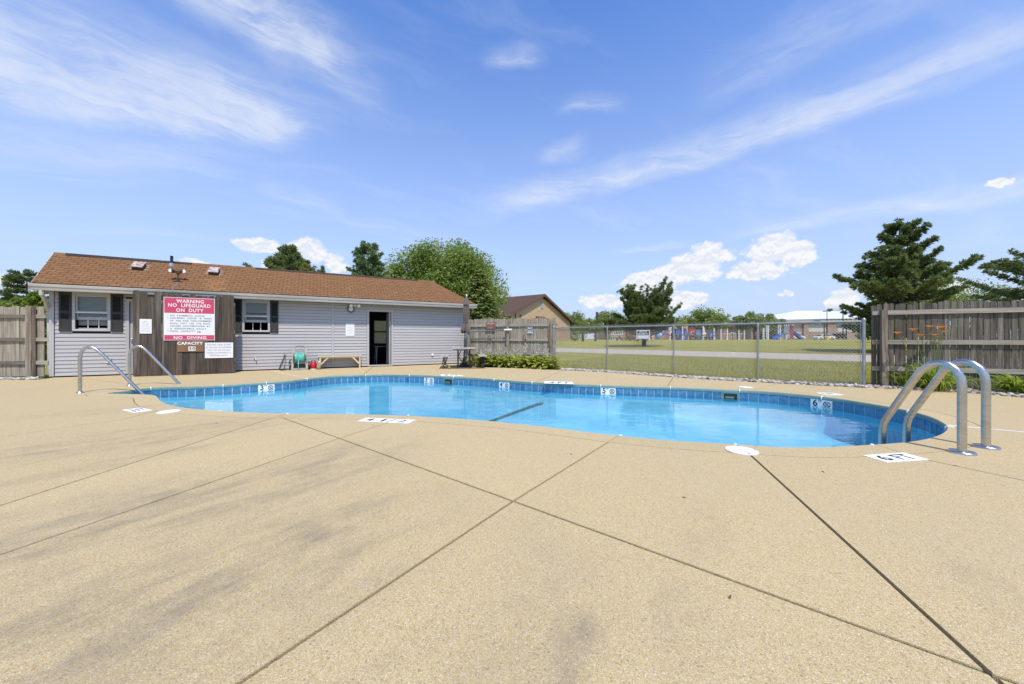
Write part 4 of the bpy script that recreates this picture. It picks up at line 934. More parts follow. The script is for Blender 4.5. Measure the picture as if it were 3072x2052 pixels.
m = MB().tube([(-.15, .07, .66), (-.145, .06, .72), (-.11, .06, .765), (.11, .06, .765), (.145, .06, .72), (.15, .07, .66)], .017, 8).box(-.06, .04, .752, .06, .08, .79); m.tube([(-.16, .05, .60), (.16, .05, .60)], .015, 8); m.build('handle', TAUPE, hr)
MB().box(-.235, -.15, .0, .235, -.10, .07).build('front_bar', TAUPE, hr); MB().box(-.2, -.08, .02, .2, .12, .2).build('storage_tray', DARK, hr)
m = MB(); pts = []; random.seed(4)
for layer, R, n in ((0, .118, 11), (1, .138, 11), (2, .155, 10)):
    for k in range(n*14):
        t = k/14; x = -.135+(.27*t/n if layer % 2 == 0 else .27-.27*t/n); a = 2*math.pi*t; r = R+random.uniform(-.006, .006); pts.append((x+random.uniform(-.004, .004), r*math.cos(a), .385+r*math.sin(a)))
pts += [(-.02, -.17, .33), (-.03, -.19, .2), (-.025, -.18, .06)]
m.tube(pts, .0125, 6); m.build('hose', GREEN, hr, smooth=True)
MB().tube([(-.165, 0, .385), (.165, 0, .385)], .10, 14).build('drum', DARK, hr)
sp = thing('spigot_hose', 'thin black hose hanging from the wall spigot beside the reel', 'hose', HW(5.104, -.02), HROT)
MB().tube([(0, 0, .50), (0, -.07, .50), (0, -.09, .47)], .016, 8).tube([(-.035, -.05, .545), (.035, -.05, .545)], .008, 6).tube([(0, -.05, .5), (0, -.05, .545)], .006, 6).build('spigot', GALV, sp)
MB().tube([(0, -.09, .47), (-.01, -.12, .40), (-.10, -.2, .16), (-.135, -.26, .03), (-.06, -.32, .015), (.06, -.32, .018), (.15, -.3, .03), (.17, -.27, .12), (.13, -.22, .22), (.15, -.2, .30), (.24, -.22, .34)], .013, 7).build('hose', BLACK, sp, smooth=True)
MB().tube([(.0, -.09, .45), (-.02, -.14, .33), (-.06, -.2, .17), (-.11, -.25, .05)], .011, 6).build('second_hose', BLACK, sp, smooth=True)
jug = thing('red_cooler_jug', 'round red cooler jug with a white base next to the hose reel', 'cooler jug', HW(5.915, -.32), HROT)
REDP = M('red_plastic', (.52, .012, .028), (.44, .01, .022), rough=.35)
MB().lathe([(.085, .028), (.092, .04), (.095, .17), (.088, .195), (.08, .20)], n=24).build('body', REDP, jug, smooth=True); MB().lathe([(.088, 0), (.09, .012), (.088, .0275)], n=24).build('base', WHITE, jug)
MB().lathe([(.086, .2005), (.088, .215), (.07, .235), (.03, .242)], n=24).build('lid', REDP, jug, smooth=True); MB().tube([(-.06, 0, .225), (-.055, 0, .28), (-.03, 0, .298), (.03, 0, .298), (.055, 0, .28), (.06, 0, .225)], .011, 8).build('handle', BLACK, jug, smooth=True)
MB().tube([(.09, -.03, .16), (.115, -.05, .19), (.12, -.055, .185)], [.018, .016, .012], 8).build('spout', REDP, jug)
bg = thing('cloth_bag', 'tan cloth bag with a white tie slumped against the bench leg', 'bag', HW(6.065, -.42), HROT)
TAN = M('tan_cloth', (.36, .27, .16), (.27, .20, .12), rough=.9, scale=14, bump=.3)
m = MB(); V = []; NSEG = 14
for (r, z) in ((.042, 0), (.062, .03), (.068, .08), (.058, .14), (.038, .19), (.020, .215)):
    for j in range(NSEG): a = 2*math.pi*j/NSEG; k = 1+.16*math.sin(3*a+z*30)+.08*math.sin(5*a); V.append((r*k*math.cos(a)+z*.06, r*k*math.sin(a)*.8, z))
m.add(V, [(i*NSEG+j, i*NSEG+(j+1) % NSEG, (i+1)*NSEG+(j+1) % NSEG, (i+1)*NSEG+j) for i in range(5) for j in range(NSEG)]+[tuple(range(5*NSEG, 6*NSEG))]); m.build('sack', TAN, bg, smooth=True)
m = MB(); V = []
for (r, z) in ((.018, .205), (.034, .235), (.036, .26), (.014, .275)):
    for j in range(10): a = 2*math.pi*j/10; V.append((r*(1+.2*math.sin(3*a))*math.cos(a)+.014, r*math.sin(a), z))
m.add(V, [(i*10+j, i*10+(j+1) % 10, (i+1)*10+(j+1) % 10, (i+1)*10+j) for i in range(3) for j in range(10)]+[tuple(range(30, 40))]); m.build('gathered_top', WHITE, bg, smooth=True)
bn = thing('wooden_bench', 'pale bare wood bench with diagonal braces under the rule sign', 'bench', HW(6.71, -.195), HROT)
for y0 in (-.15, -.045, .06): MB().box(-.665, y0, .392, .665, y0+.095, .428).build('seat_board', PINE, bn)
for sx in (-1, 1):
    for y0 in (-.135, .09): MB().box(sx*.60-.024, y0, 0, sx*.60+.024, y0+.045, .39).build('leg', PINE, bn)
    MB().box(sx*.60-.02, -.09, .02, sx*.60+.02, .09, .30).build('end_panel', PINE, bn)
    MB().bar((sx*.58, -.112, .155), (sx*.36, -.112, .385), .045, .05, (0, 1, 0)).build('brace', PINE, bn)
MB().box(-.57, -.12, .345, .57, -.09, .39).build('apron', PINE, bn)

# ------------------------------------------------------------------ picnic table and closed umbrella
TBX, TBY = -1.665, 12.45
pt = thing('picnic_table', 'picnic table with grey top and black bent steel frame beside the hostas', 'picnic table', (TBX, TBY, 0), .133)
TOPM = M('grey_coated_top', (.40, .39, .36), (.34, .33, .31), rough=.55, scale=8)
for k in range(5): MB().box(-.385+k*.155, -.62, .655, -.385+k*.155+.148, .62, .69).build('top_plank', TOPM, pt)
for sx in (-1, 1):
    for k in range(2): MB().box(sx*.63-.14+k*.142, -.60, .405, sx*.63-.14+k*.142+.136, .60, .435).build('bench_plank', TOPM, pt)
for y in (-.48, .48):
    MB().tube([(-.66, y, .405), (-.67, y, .30), (-.70, y, .17), (-.66, y, .08), (-.58, y, .032), (-.45, y, .026), (.45, y, .026), (.58, y, .032), (.66, y, .08), (.70, y, .17), (.67, y, .30), (.66, y, .405)], .017, 8).build('bent_frame', BLACK, pt, smooth=True)
    MB().tube([(-.57, y+.005, .405), (-.60, y+.005, .25), (-.66, y+.005, .10)], .013, 8).build('bench_strut', BLACK, pt); MB().tube([(.57, y+.005, .405), (.60, y+.005, .25), (.66, y+.005, .10)], .013, 8).build('bench_strut', BLACK, pt)
    for x in (-.20, .20): MB().tube([(x, y, .03), (x, y, .655)], .018, 8).build('leg', BLACK, pt)
    MB().tube([(-.2, y, .38), (-.08, y, .62)], .011, 6).tube([(.2, y, .38), (.08, y, .62)], .011, 6).build('brace', BLACK, pt)
    MB().box(-.36, y-.02, .63, .36, y+.02, .654).build('top_support', BLACK, pt)
um = thing('patio_umbrella', 'tall closed taupe umbrella standing through the picnic table', 'umbrella', (TBX+.01, TBY, 0), .3)
UMB = M('taupe_umbrella_cloth', (.165, .125, .105), (.115, .088, .075), rough=.85, scale=4, stretch=(6, 6, .6), bump=.2, bscale=50)
MB().lathe([(.26, 0), (.26, .04), (.20, .08), (.10, .16), (.06, .19), (.05, .32)], n=20).build('base', BLACK, um, smooth=True)
MB().tube([(0, 0, .2), (.01, 0, .7), (.035, 0, 1.3), (.085, 0, 2.46)], .019, 8).build('pole', BRZ, um)
def cloth(name, prof, mat, folds=8, amp=.28, seed=0, x0=.035, x1=.085):
    m = MB(); n = 48; V = []
    for i, (r, z) in enumerate(prof):
        cx_ = x0+(x1-x0)*(z-1.3)/1.16
        for j in range(n):
            a = 2*math.pi*j/n; k = 1+amp*math.sin(folds*a+i*.15)*(.4+.6*(r > .05)); rr = r*k*.82
            if name == 'canopy' and i == 0: zz = z-.05*math.cos(folds*a)
            else: zz = z
            V.append((cx_+rr*math.cos(a), rr*math.sin(a), zz))
    k = len(prof); m.add(V, [(i*n+j, i*n+(j+1) % n, (i+1)*n+(j+1) % n, (i+1)*n+j) for i in range(k-1) for j in range(n)]+[tuple(range((k-1)*n, k*n))]); return m.build(name, mat, um, smooth=True)
cloth('canopy', [(.120, 1.22), (.165, 1.27), (.125, 1.42), (.085, 1.54), (.075, 1.57), (.095, 1.63), (.115, 1.80), (.105, 2.0), (.085, 2.2), (.075, 2.3), (.03, 2.42)], UMB)
cloth('wind_vent', [(.125, 2.17), (.115, 2.22), (.08, 2.34), (.045, 2.44), (.02, 2.47)], UMB, 8, .15)
MB().tube([(.05+.080*math.cos(2*math.pi*j/16), .080*math.sin(2*math.pi*j/16), 1.565) for j in range(16)], .010, 6, closed=True).build('tie_strap', UMB, um)
MB().lathe([(.02, 0), (.028, .02), (.026, .05), (.008, .07)], (.087, 0, 2.465), 10).build('finial', WHITE, um, smooth=True)
MB().tube([(.015, -.02, .80), (.015, -.02, .98)], [.03, .026], 8).build('crank_housing', BRZ, um)

# ------------------------------------------------------------------ handrails by the steps and the pool ladder
def handrail(base, direction, prof, r, label):
    t = Vector((*direction, 0)).normalized(); o = thing('handrail', label, 'handrail', base, math.atan2(t.y, t.x), 'steel handrails at the entry steps')
    MB().tube([(s, 0, z) for s, z in prof], r, 12).build('rail', STEEL, o, smooth=True)
    MB().lathe([(.055, 0), (.052, .012), (.034, .022), (.030, .03)], n=18).build('flange', STEEL, o, smooth=True); return o
HP = [(0, 0), (0, .64), (.006, .71), (.03, .78), (.075, .828), (.125, .842), (.18, .832), (.225, .80), (.30, .715), (.92, -.115), (1.0, -.22), (1.03, -.32)]
handrail(G(240, 1178.7), (.934, .358), HP, .027, 'nearer steel handrail, farther left, in front of the siding')
handrail(G(389, 1157.6), (.934, .358), HP, .027, 'farther steel handrail in front of the board screen')
lt = Vector((-.35, .94, 0)).normalized(); la = G(2886, 1359.5); lb = G(2958, 1343)
ld = thing('pool_ladder', 'two railed stainless pool ladder at the deep right end', 'pool ladder', la, math.atan2(lt.y, lt.x))
LP = [(0, 0), (0, .585), (.008, .66), (.035, .725), (.08, .768), (.135, .778), (.19, .762), (.235, .722), (.27, .672), (.485, .232), (.515, .165), (.528, .09), (.53, -.1), (.53, -.62)]
off = lb-la; side = Vector((off.dot(lt), off.dot(Vector((-lt.y, lt.x, 0)))))
for dx, dy in ((0, 0), (side.x, side.y)):
    MB().tube([(s+dx, dy, z) for s, z in LP], .0295, 14).build('side_rail', STEEL, ld, smooth=True)
    o = MB().lathe([(.086, 0), (.086, .012), (.078, .020), (.045, .024), (.033, .026)], (dx, dy, 0), 28).build('flange', STEEL, ld, smooth=True)
for z in (-.30, -.55): MB().hexa([(.50, 0, z), (.58, 0, z), (.58+side.x, side.y, z), (.50+side.x, side.y, z), (.50, 0, z+.025), (.58, 0, z+.025), (.58+side.x, side.y, z+.025), (.50+side.x, side.y, z+.025)]).build('tread', STEEL, ld)
# ------------------------------------------------------------------ board fences
def fence(label, A, Bp, pitch, h, rails, posts, seed, wmat=WOOD, front=-1, gap=.012, post_h=None, ph_w=.09, jitter=.012, drop=(), low=.03, rl=.09, rail_ends=None):
    """pickets from A to B; rails and posts stand on the front (-y) side"""
    A = Vector((A[0], A[1], 0)); Bp = Vector((Bp[0], Bp[1], 0)); d = Bp-A; L = d.length
    o = thing('board_fence', label, 'fence', A, math.atan2(d.y, d.x)); rnd = random.Random(seed); me = [picket(pitch-gap, h+e, .016, min(.024, pitch*.24), 'picket') for e in (-.015, 0, .01)]
    for k in range(int(L/pitch)):
        if k in drop: continue
        link('picket', rnd.choice(me), wmat, o, ((k+.5)*pitch, .0, low+rnd.uniform(-jitter, jitter)*.7), (rnd.uniform(-.004, .004), rnd.uniform(-.005, .005), rnd.uniform(-.02, .02)))
    x0, x1 = rail_ends or (0, L); px = [x0]+[p for p in posts if x0 < p < x1]+[x1]
    for z in rails:
        for a, b in zip(px, px[1:]): MB().box(a+.004, front*.044, z-rl/2, b-.004, front*.002, z+rl/2).build('rail', WOODL, o, (0, 0, rnd.uniform(-.006, .006)))
    for p in posts: MB().box(p-ph_w/2, front*.145, -.04, p+ph_w/2, front*.0455, post_h or h).build('post', WOODP, o)
    return o
fence('grey board fence left of the pool house ending at its corner', (-19.21, 9.083), (-11.89, 9.27), .205, 1.80, (1.575, .975, .385), (7.09-.14, 4.6, 2.2), 1, wmat=WOODY, gap=.012, post_h=1.83, ph_w=.135, jitter=.01)
fence('weathered grey board fence behind the orange lilies at the right', (7.585, 7.60), (11.9, 5.62), .0905, 1.70, (1.535, .93, .375), (.16, 2.36, 4.5), 2, gap=.0125, post_h=1.60, jitter=.03)
fence('grey board fence with small signs behind the hosta bed', (-1.72, 13.92), (1.64, 12.95), .0905, 1.72, (1.50, .96, .45), (.10, 1.66, 3.28), 3, wmat=WOODY, gap=.009, post_h=1.64, jitter=.02)
def at_fence(s, y, z):      # on the hosta-bed fence
    a = Vector((-1.72, 13.92, 0)); d = (Vector((1.64, 12.95, 0))-a).normalized(); return a+d*s+Vector((d.y, -d.x, 0))*y+Vector((0, 0, z)), math.atan2(d.y, d.x)
FSIGN = M('peeling_red_board', (.17, .10, .075), (.28, .11, .06), rough=.8, scale=5, bump=.2)
p, a = at_fence(.98, .06, 1.49)
o = thing('emergency_sign', 'small faded red brown emergency sign on the fence behind the hostas', 'sign', p, a)
MB().box(-.185, -.03, -.12, .185, 0, .12).build('panel', FSIGN, o); text('lettering', 'EMERGENCY', .062, WHITE, o, (0, -.0315, .075), (math.pi/2, 0, 0), sx=.85); text('lettering', 'EXIT', .07, M('faded_red_ink', (.42, .14, .12)), o, (0, -.0315, 0), (math.pi/2, 0, 0), bold=.001); text('lettering', 'ONLY', .04, WHITE, o, (0, -.0315, -.085), (math.pi/2, 0, 0))
p, a = at_fence(2.49, .024, 1.325)
o = thing('no_dogs_sign', 'black and white sign on the right half of the fence behind the hostas', 'sign', p, a)
MB().box(-.10, -.006, -.135, .10, 0, .125).build('panel', SIGNW, o); MB().box(-.092, -.0075, -.005, .092, -.0062, .117).build('black_field', INK, o)
text('lettering', 'NO', .10, SIGNW, o, (0, -.0085, .055), (math.pi/2, 0, 0), bold=.003); text('lettering', 'DOGS', .07, INK, o, (0, -.0085, -.048), (math.pi/2, 0, 0), bold=.002); MB().box(-.092, -.0075, -.12, .092, -.0062, -.105).build('black_field', INK, o)
p, a = at_fence(.0, .17, 1.30)
o = thing('rescue_pole', 'long blue grey rescue pole hung level along the fence behind the hostas', 'pole', p, a)
MB().tube([(-.18, 0, -.055), (1.78, 0, .03)], .026, 8).build('outer_tube', M('blue_grey_pole', (.13, .16, .20), rough=.4), o); MB().tube([(1.55, 0, .02), (1.83, 0, .032)], .036, 10).build('grip', WHITE, o); MB().tube([(1.80, 0, .03), (2.32, 0, .055), (2.36, 0, .0), (2.36, 0, -.2)], .011, 8).build('hook', GALV, o)
RUST = M('rusty_iron', (.10, .06, .04), (.15, .08, .05), rough=.8)
for s, lab in ((.92, 'rusty A shaped bracket below the emergency sign'), (2.28, 'rusty A shaped bracket below the black and white sign')):
    p, a = at_fence(s, .05, .98); o = thing('iron_bracket', lab, 'bracket', p, a, 'rusty brackets on the fence rail'); MB().tube([(-.085, -.01, -.12), (-.02, -.02, .16), (.02, -.02, .16), (.085, -.01, -.12)], .010, 6).tube([(-.06, -.02, -.02), (.06, -.02, -.02)], .007, 6).build('hanger', RUST, o)
# leaf net hanging at the house corner
o = thing('leaf_net', 'white mesh leaf net with a light blue frame hanging by the house corner', 'pool net', HW(11.27, -.22, .0), HROT)
MB().tube([(-.10, -.06, 1.45), (.14, -.06, 1.52), (.16, -.06, 1.1), (.10, -.05, .85), (-.06, -.05, .95), (-.10, -.06, 1.45)], .012, 6).build('net_frame', M('light_blue_plastic', (.20, .48, .58), rough=.4), o)
NET = glassmat('white_netting', (.55, .55, .56), .4, .5)
MB().add([(-.10, -.06, 1.45), (.14, -.06, 1.52), (.16, -.06, 1.1), (.10, -.05, .85), (-.06, -.05, .95), (.02, .04, 1.15), (.12, .03, .7), (.17, -.02, .45), (.2, -.04, .3)], [(0, 1, 5), (1, 2, 5), (2, 3, 6, 5), (3, 4, 5, 6), (4, 0, 5), (3, 7, 6), (2, 7, 3), (7, 8, 6)]).build('net_bag', M('net_cloth', (.42, .43, .44), (.34, .35, .36), rough=.8), o)
MB().tube([(.12, -.05, 1.0), (.2, -.1, .8), (.3, -.12, .66), (.36, -.1, .62)], .008, 6).tube([(.16, -.06, 1.2), (.2, -.1, .95), (.28, -.12, .75), (.4, -.1, .65)], .007, 6).build('white_cord', WHITE, o)

# ------------------------------------------------------------------ chain link fence
FH = 1.36; FL = (FB-FA).length
cl = thing('chain_link_fence', 'galvanized chain link fence between the pool deck and the lawn', 'fence', (FA.x, FA.y, 0), math.atan2(FD.y, FD.x))
for k, t in enumerate((0, .2543, .5078, .7592, 1.0)):
    r = .030 if k in (0, 4) else .021; h = FH+.03 if k in (0, 4) else FH-.015
    o = MB().tube([(t*FL, 0, -.06), (t*FL, 0, h)], r, 12).build('post', GALV, cl, smooth=True)
    if k in (0, 4): MB().lathe([(.036, -.03), (.037, .0), (.034, .015), (.020, .038), (.005, .044)], (t*FL, 0, h), 14).build('post_cap', GALV, o, smooth=True)
    else: MB().lathe([(.028, -.05), (.028, .0), (.02, .02)], (t*FL, 0, h), 12).build('loop_cap', GALV, o, smooth=True)
    if k in (0, 4):
        for z in (.15, .45, .78, 1.1, 1.3): MB().lathe([(.034, -.011), (.036, 0), (.034, .011)], (t*FL, 0, z), 12).build('tension_band', GALV, o)
        MB().box(t*FL-(.055 if k else -.045), -.003, .04, t*FL-(.045 if k else -.055), .003, FH-.03).build('tension_bar', GALV, o)
MB().tube([(0, 0, FH), (FL, 0, FH)], .0185, 12).build('top_rail', GALV, cl, smooth=True)
PT = .0615; r = .0030; V = []; F = []; z0, z1 = .035, FH+.045
def wire(p, q):
    p = np.array(p); q = np.array(q); t = (q-p)/np.linalg.norm(q-p); u = np.array([0, 1., 0]); w = np.cross(t, u); b = len(V)
    for e in (p, q):
        for j in range(3): a = 2*math.pi*j/3; V.append(e+(u*math.cos(a)+w*math.sin(a))*r)
    for j in range(3): F.append((b+j, b+(j+1) % 3, b+3+(j+1) % 3, b+3+j))
slope = 1.0*(z1-z0); n = int((FL+(z1-z0))/PT)
for k in range(n+1):
    for sg in (1, -1):
        c = k*PT; a = (c-(z1-z0), z0) if sg == 1 else (c, z0); bq = (c, z1) if sg == 1 else (c-(z1-z0), z1)
        pa, pb = np.array(a), np.array(bq)
        def clip(pa, pb):
            lo, hi = 0., 1.; dx = pb[0]-pa[0]
            for bound, sgn in ((.05, 1), (FL-.05, -1)):
                t = (bound-pa[0])/dx
                if (dx > 0) == (sgn > 0): lo = max(lo, t)
                else: hi = min(hi, t)
            return lo, hi
        lo, hi = clip(pa, pb)
        if hi-lo < .02: continue
        p, q = pa+(pb-pa)*lo, pa+(pb-pa)*hi; y = .003*sg+.022
        wire((p[0], y, p[1]), (q[0], y, q[1]))
        if hi > .99: wire((q[0], y, q[1]), (q[0]+.012*sg, y, q[1]+.03))
tag(fast('wire_mesh', np.array(V), np.array(F), WIRE, cl), kind='stuff')
pp = B(1930.6, 1003.5, 1)   # direction of the sign; put it on the fence plane
k = (FA.x*FD.y-FA.y*FD.x)/(pp.x*FD.y-pp.y*FD.x); sx_ = pp.x*k; sy_ = pp.y*k; zz = 1-(1003.5-HY)/FPX*sy_
o = thing('private_property_sign', 'black and white private property sign wired to the chain link fence', 'sign', (sx_-FN.x*.03, sy_-FN.y*.03, zz), math.atan2(FD.y, FD.x))
MB().box(-.188, -.006, -.128, .188, 0, .128).build('panel', SIGNW, o); MB().box(-.165, -.0075, -.012, .165, -.0062, .105).build('black_field', INK, o)
text('lettering', 'PRIVATE', .062, SIGNW, o, (0, -.0085, .072), (math.pi/2, 0, 0), bold=.0015, sx=1.0); text('lettering', 'PROPERTY', .062, SIGNW, o, (0, -.0085, .012), (math.pi/2, 0, 0), bold=.0015, sx=.98)
MB().box(-.165, -.0075, -.030, .165, -.0062, -.025).box(-.165, -.0075, -.105, .165, -.0062, -.098).box(-.165, -.0075, -.098, -.158, -.0062, -.030).box(.158, -.0075, -.098, .165, -.0062, -.030).build('black_border', INK, o)

# ------------------------------------------------------------------ bedding plants
HOST = leafmat('hosta_leaf', (.17, .24, .025), (.54, .56, .13), None, .35, .4); HOSTF = leafmat('white_hosta_flower', (.60, .56, .62), (.80, .78, .80), None, .4); STEMM = M('green_stem', (.12, .17, .04), rough=.6)
def blade(base, az, el0, L, w, bend, seg=6, fold=.3, tip=.9):
    """an arching leaf: a strip of quads with a centre fold"""
    p = Vector(base); V = []; d = Vector((math.cos(az), math.sin(az), 0)); s = Vector((-d.y, d.x, 0))
    for i in range(seg+1):
        t = i/seg; e = el0-bend*t*t if tip else el0-bend*t; q = math.sin(math.pi*min(1, (.12+t*.88)))**.75 if tip < .95 else (1-t**2.2)
        ww = w/2*q; up = Vector((0, 0, 1)); nrm = (up*math.cos(e)-d*math.sin(e))
        V += [p-s*ww+nrm*ww*fold, p, p+s*ww+nrm*ww*fold]
        p = p+(d*math.cos(e)+up*math.sin(e))*(L/seg)
    F = []
    for i in range(seg):
        a = i*3; F += [(a, a+1, a+4, a+3), (a+1, a+2, a+5, a+4)]
    return V, F
def plant_mesh(name, parts, mat, parent, rnd):
    V = []; F = []; T = []
    for v, f, t in parts:
        b = len(V); V += [tuple(x) for x in v]; F += [tuple(i+b for i in q) for q in f]; T += [t]*len(v)
    return fast(name, np.array(V), np.array(F), mat, parent, tint=np.array(T), smooth=True)
def hosta(loc, label, seed, R=.36, ns=4, leaves=80):
    rnd = random.Random(seed); o = thing('hosta', label, 'plant', loc, 0, 'white flowering hostas along the fence')
    P = []
    for k in range(leaves):
        u = rnd.random(); az = rnd.uniform(0, 6.283); el = 1.35-1.15*u+rnd.uniform(-.15, .15); L = R*rnd.uniform(.75, 1.25)
        v, f = blade((.05*math.cos(az), .05*math.sin(az), .02), az, max(.25, el), L, L*rnd.uniform(.26, .40), 1.1+.5*u, 6, .25, .8); P.append((v, f, min(1, max(0, rnd.betavariate(2, 2)))))
    plant_mesh('foliage', P, HOST, o, rnd); P = []; m = MB()
    for k in range(ns):
        az = rnd.uniform(0, 6.283); h = rnd.uniform(.45, .85); ln = rnd.uniform(.08, .28); top = Vector((ln*math.cos(az), ln*math.sin(az), h)); pts = [Vector((0, 0, .05)), Vector((top.x*.3, top.y*.3, h*.6)), top]
        m.tube(pts, [.006, .005, .003], 4)
        for j in range(11):
            t = .55+.45*j/10; b = pts[1].lerp(top, (t-.5)*2); a2 = rnd.uniform(0, 6.283); v, f = blade(b, a2, -.2-.4*rnd.random(), .055, .028, .6, 2, .5, .8); P.append((v, f, rnd.random()))
    m.build('flower_stalk', STEMM, o); plant_mesh('blossoms', P, HOSTF, o, rnd); return o
hp = [(1452, 1097, 'hosta directly behind the right bench of the picnic table'), (1475, 1098, 'second hosta from the picnic table'), (1499, 1099, 'third hosta from the picnic table'), (1523, 1100.5, 'fourth hosta from the picnic table, left of the middle of the bed'), (1547, 1101.5, 'hosta in the middle of the bed'),
      (1571, 1102.5, 'fourth hosta from the chain link end of the bed'), (1596, 1103.5, 'third hosta from the chain link end of the bed'), (1622, 1104.5, 'second hosta from the chain link end of the bed'), (1650, 1106, 'hosta at the chain link end of the bed')]
for k, (px, py, lab) in enumerate(hp): hosta(G(px, py), lab, 20+k, .46, 6)
for k, (px, py, lab) in enumerate([(1425, 1092.5, 'hosta half hidden behind the picnic table legs'), (1462, 1089, 'hosta in the back row behind the picnic table bench'), (1511, 1091, 'hosta in the left half of the back row by the fence'), (1560, 1093, 'hosta in the right half of the back row by the fence'), (1608, 1095, 'hosta in the back row near the chain link post')]): hosta(G(px, py), lab, 60+k, .54, 7)
LILY = leafmat('daylily_leaf', (.10, .19, .016), (.40, .48, .07), (.36, .30, .12), .35, .45); PETAL = leafmat('orange_petal', (.62, .17, .03), (.74, .30, .08), None, .35)
def lily(loc, label, seed, n, L, flowers=(), name='daylily'):
    rnd = random.Random(seed); o = thing(name, label, 'plant', loc); P = []
    for k in range(n):
        az = rnd.uniform(0, 6.283); rr = rnd.uniform(0, .16)*(L/.7); el = 1.45-.75*rnd.random()**1.5; ll = L*rnd.uniform(.6, 1.15); a0 = rnd.uniform(0, 6.283)
        v, f = blade((rr*math.cos(a0), rr*math.sin(a0), 0), az, el, ll, .020+.012*rnd.random(), 2.0+rnd.random(), 9, .5, 1.0); P.append((v, f, rnd.betavariate(1.7, 1.7)))
    plant_mesh('foliage', P, LILY, o, rnd)
    if flowers:
        m = MB()
        for (x, y, z) in flowers:
            P = []
            m.tube([(x*.35, y*.3, .1), (x*.6, y*.6, z*.6), (x*.9, y, z*.92), (x, y, z)], [.006, .006, .005, .004], 5)
            m.tube([(x*.9, y, z*.92), (x*.9+.04, y-.01, z*.97)], [.004, .008], 5)
            for q in range(6):
                az = q*1.047+rnd.uniform(-.2, .2); v, f = blade((x, y, z), az, .95, .105, .042 if q % 2 else .032, 1.7, 5, .3, .8); P.append((v, f, rnd.random()))
            plant_mesh('flower', P, PETAL, o, rnd)
        m.build('flower_stalk', STEMM, o)
    return o
c = B(2800, 1172, 7.0); c.z = -.02
fl_px = [(2684, 1001), (2739, 991), (2768, 1008), (2781, 982), (2802, 1007), (2837, 997), (2811, 984), (2824, 984)]
lily(c, 'tall clump of orange daylilies in bloom against the right board fence', 7, 230, .78, [((px-2800)/FPX*7.0, -.05+.04*(i % 3), 1-(py-HY)/FPX*6.95) for i, (px, py) in enumerate(fl_px)])
c = B(2712, 1168, 7.28); c.z = -.02; lily(c, 'small sparse daylily tuft beside the fence post', 9, 30, .55)
c = B(3050, 1190, 6.45); c.z = -.02; lily(c, 'low green daylily clump without flowers at the right edge of the view', 8, 260, .55)
c = B(3150, 1200, 6.1); c.z = -.02; lily(c, 'daylily clump beyond the low green clump', 10, 160, .5)
# dry leaf litter below the lilies
DRY = leafmat('dry_leaf', (.28, .14, .06), (.50, .33, .17), None, .2)
def litter(n, cx_, cy_, rx, ry):
    V = []; 
    for _ in range(n):
        x, y = rng.normal(cx_, rx), rng.normal(cy_, ry); a = rng.uniform(0, 6.28); l = rng.uniform(.015, .04); z = .004+rng.random()*.012; d = np.array([math.cos(a), math.sin(a), 0])*l; q = np.array([-math.sin(a), math.cos(a), rng.uniform(-.5, .5)])*l*.3; p = np.array([x, y, z])
        V += [p-d, p+q, p+d, p-q]
    return np.array(V)
V = np.concatenate([litter(150, 8.25, 6.82, .22, .06), litter(40, 7.75, 7.12, .2, .05)])
tag(fast('leaf_litter', V, np.arange(len(V)).reshape(-1, 4), DRY, tint=np.repeat(rng.random(len(V)//4), 4)), 'dry brown leaves at the foot of the lilies', None, None, 'stuff')
k = 0
for px, py, lab in ((2052, 1493, 'between the crossing joints and the skimmer lid'), (2469, 1416, 'between the skimmer lid and the 6 FT marking'), (2866, 1398, 'just below the 6 FT marking by the ladder'), (2190, 1792, 'alone in the near slab between the two long joints'), (1713, 1363, 'near the joint that runs to the middle of the pool'), (650, 1270, 'on the deck below the white skimmer lid by the handrails'), (1120, 1278, 'beside the 4 1/2 marking')):   # bits of debris on the deck
    p = G(px, py); a = k*1.3; k += 1; MB().hexa([(-.012, -.003, .001), (.012, -.004, .001), (.010, .004, .001), (-.010, .003, .001), (-.010, -.002, .005), (.010, -.003, .004), (.009, .003, .005), (-.009, .002, .006)]).build('twig', RUST, None, p, (0, 0, a))
    tag(COL.objects[-1], 'tiny brown twig scrap '+lab, 'debris', 'twig scraps on the deck')
# ------------------------------------------------------------------ trees
BARK = M('grey_brown_bark', (.11, .085, .065), (.055, .043, .034), rough=.95, scale=6, stretch=(3, 3, .6), bump=.6, bscale=30)
PINEM = leafmat('pine_needles', (.066, .104, .034), (.235, .285, .088), (.34, .27, .15), .34); SPRM = leafmat('spruce_needles', (.10, .145, .036), (.30, .345, .085), None, .30)
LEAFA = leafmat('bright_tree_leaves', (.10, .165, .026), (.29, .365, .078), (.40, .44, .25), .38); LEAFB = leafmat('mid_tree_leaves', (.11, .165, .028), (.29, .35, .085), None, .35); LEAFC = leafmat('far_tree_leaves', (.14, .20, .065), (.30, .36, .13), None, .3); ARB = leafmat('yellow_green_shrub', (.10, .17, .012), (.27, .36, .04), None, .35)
def unit(n):
    v = rng.normal(size=(n, 3)); return v/np.linalg.norm(v, axis=1, keepdims=True)
def quads(C, N, s, asp=1.):
    """leaf diamonds at C, facing N, half-length s"""
    n = len(C); r = unit(n); t = np.cross(N, r); t /= np.linalg.norm(t, axis=1, keepdims=True)+1e-9; b = np.cross(N, t); s = np.broadcast_to(s, (n,))[:, None]
    V = np.stack([C-t*s, C-b*s*asp*.55, C+t*s, C+b*s*asp*.55], 1).reshape(-1, 3); return V, np.arange(4*n).reshape(-1, 4)
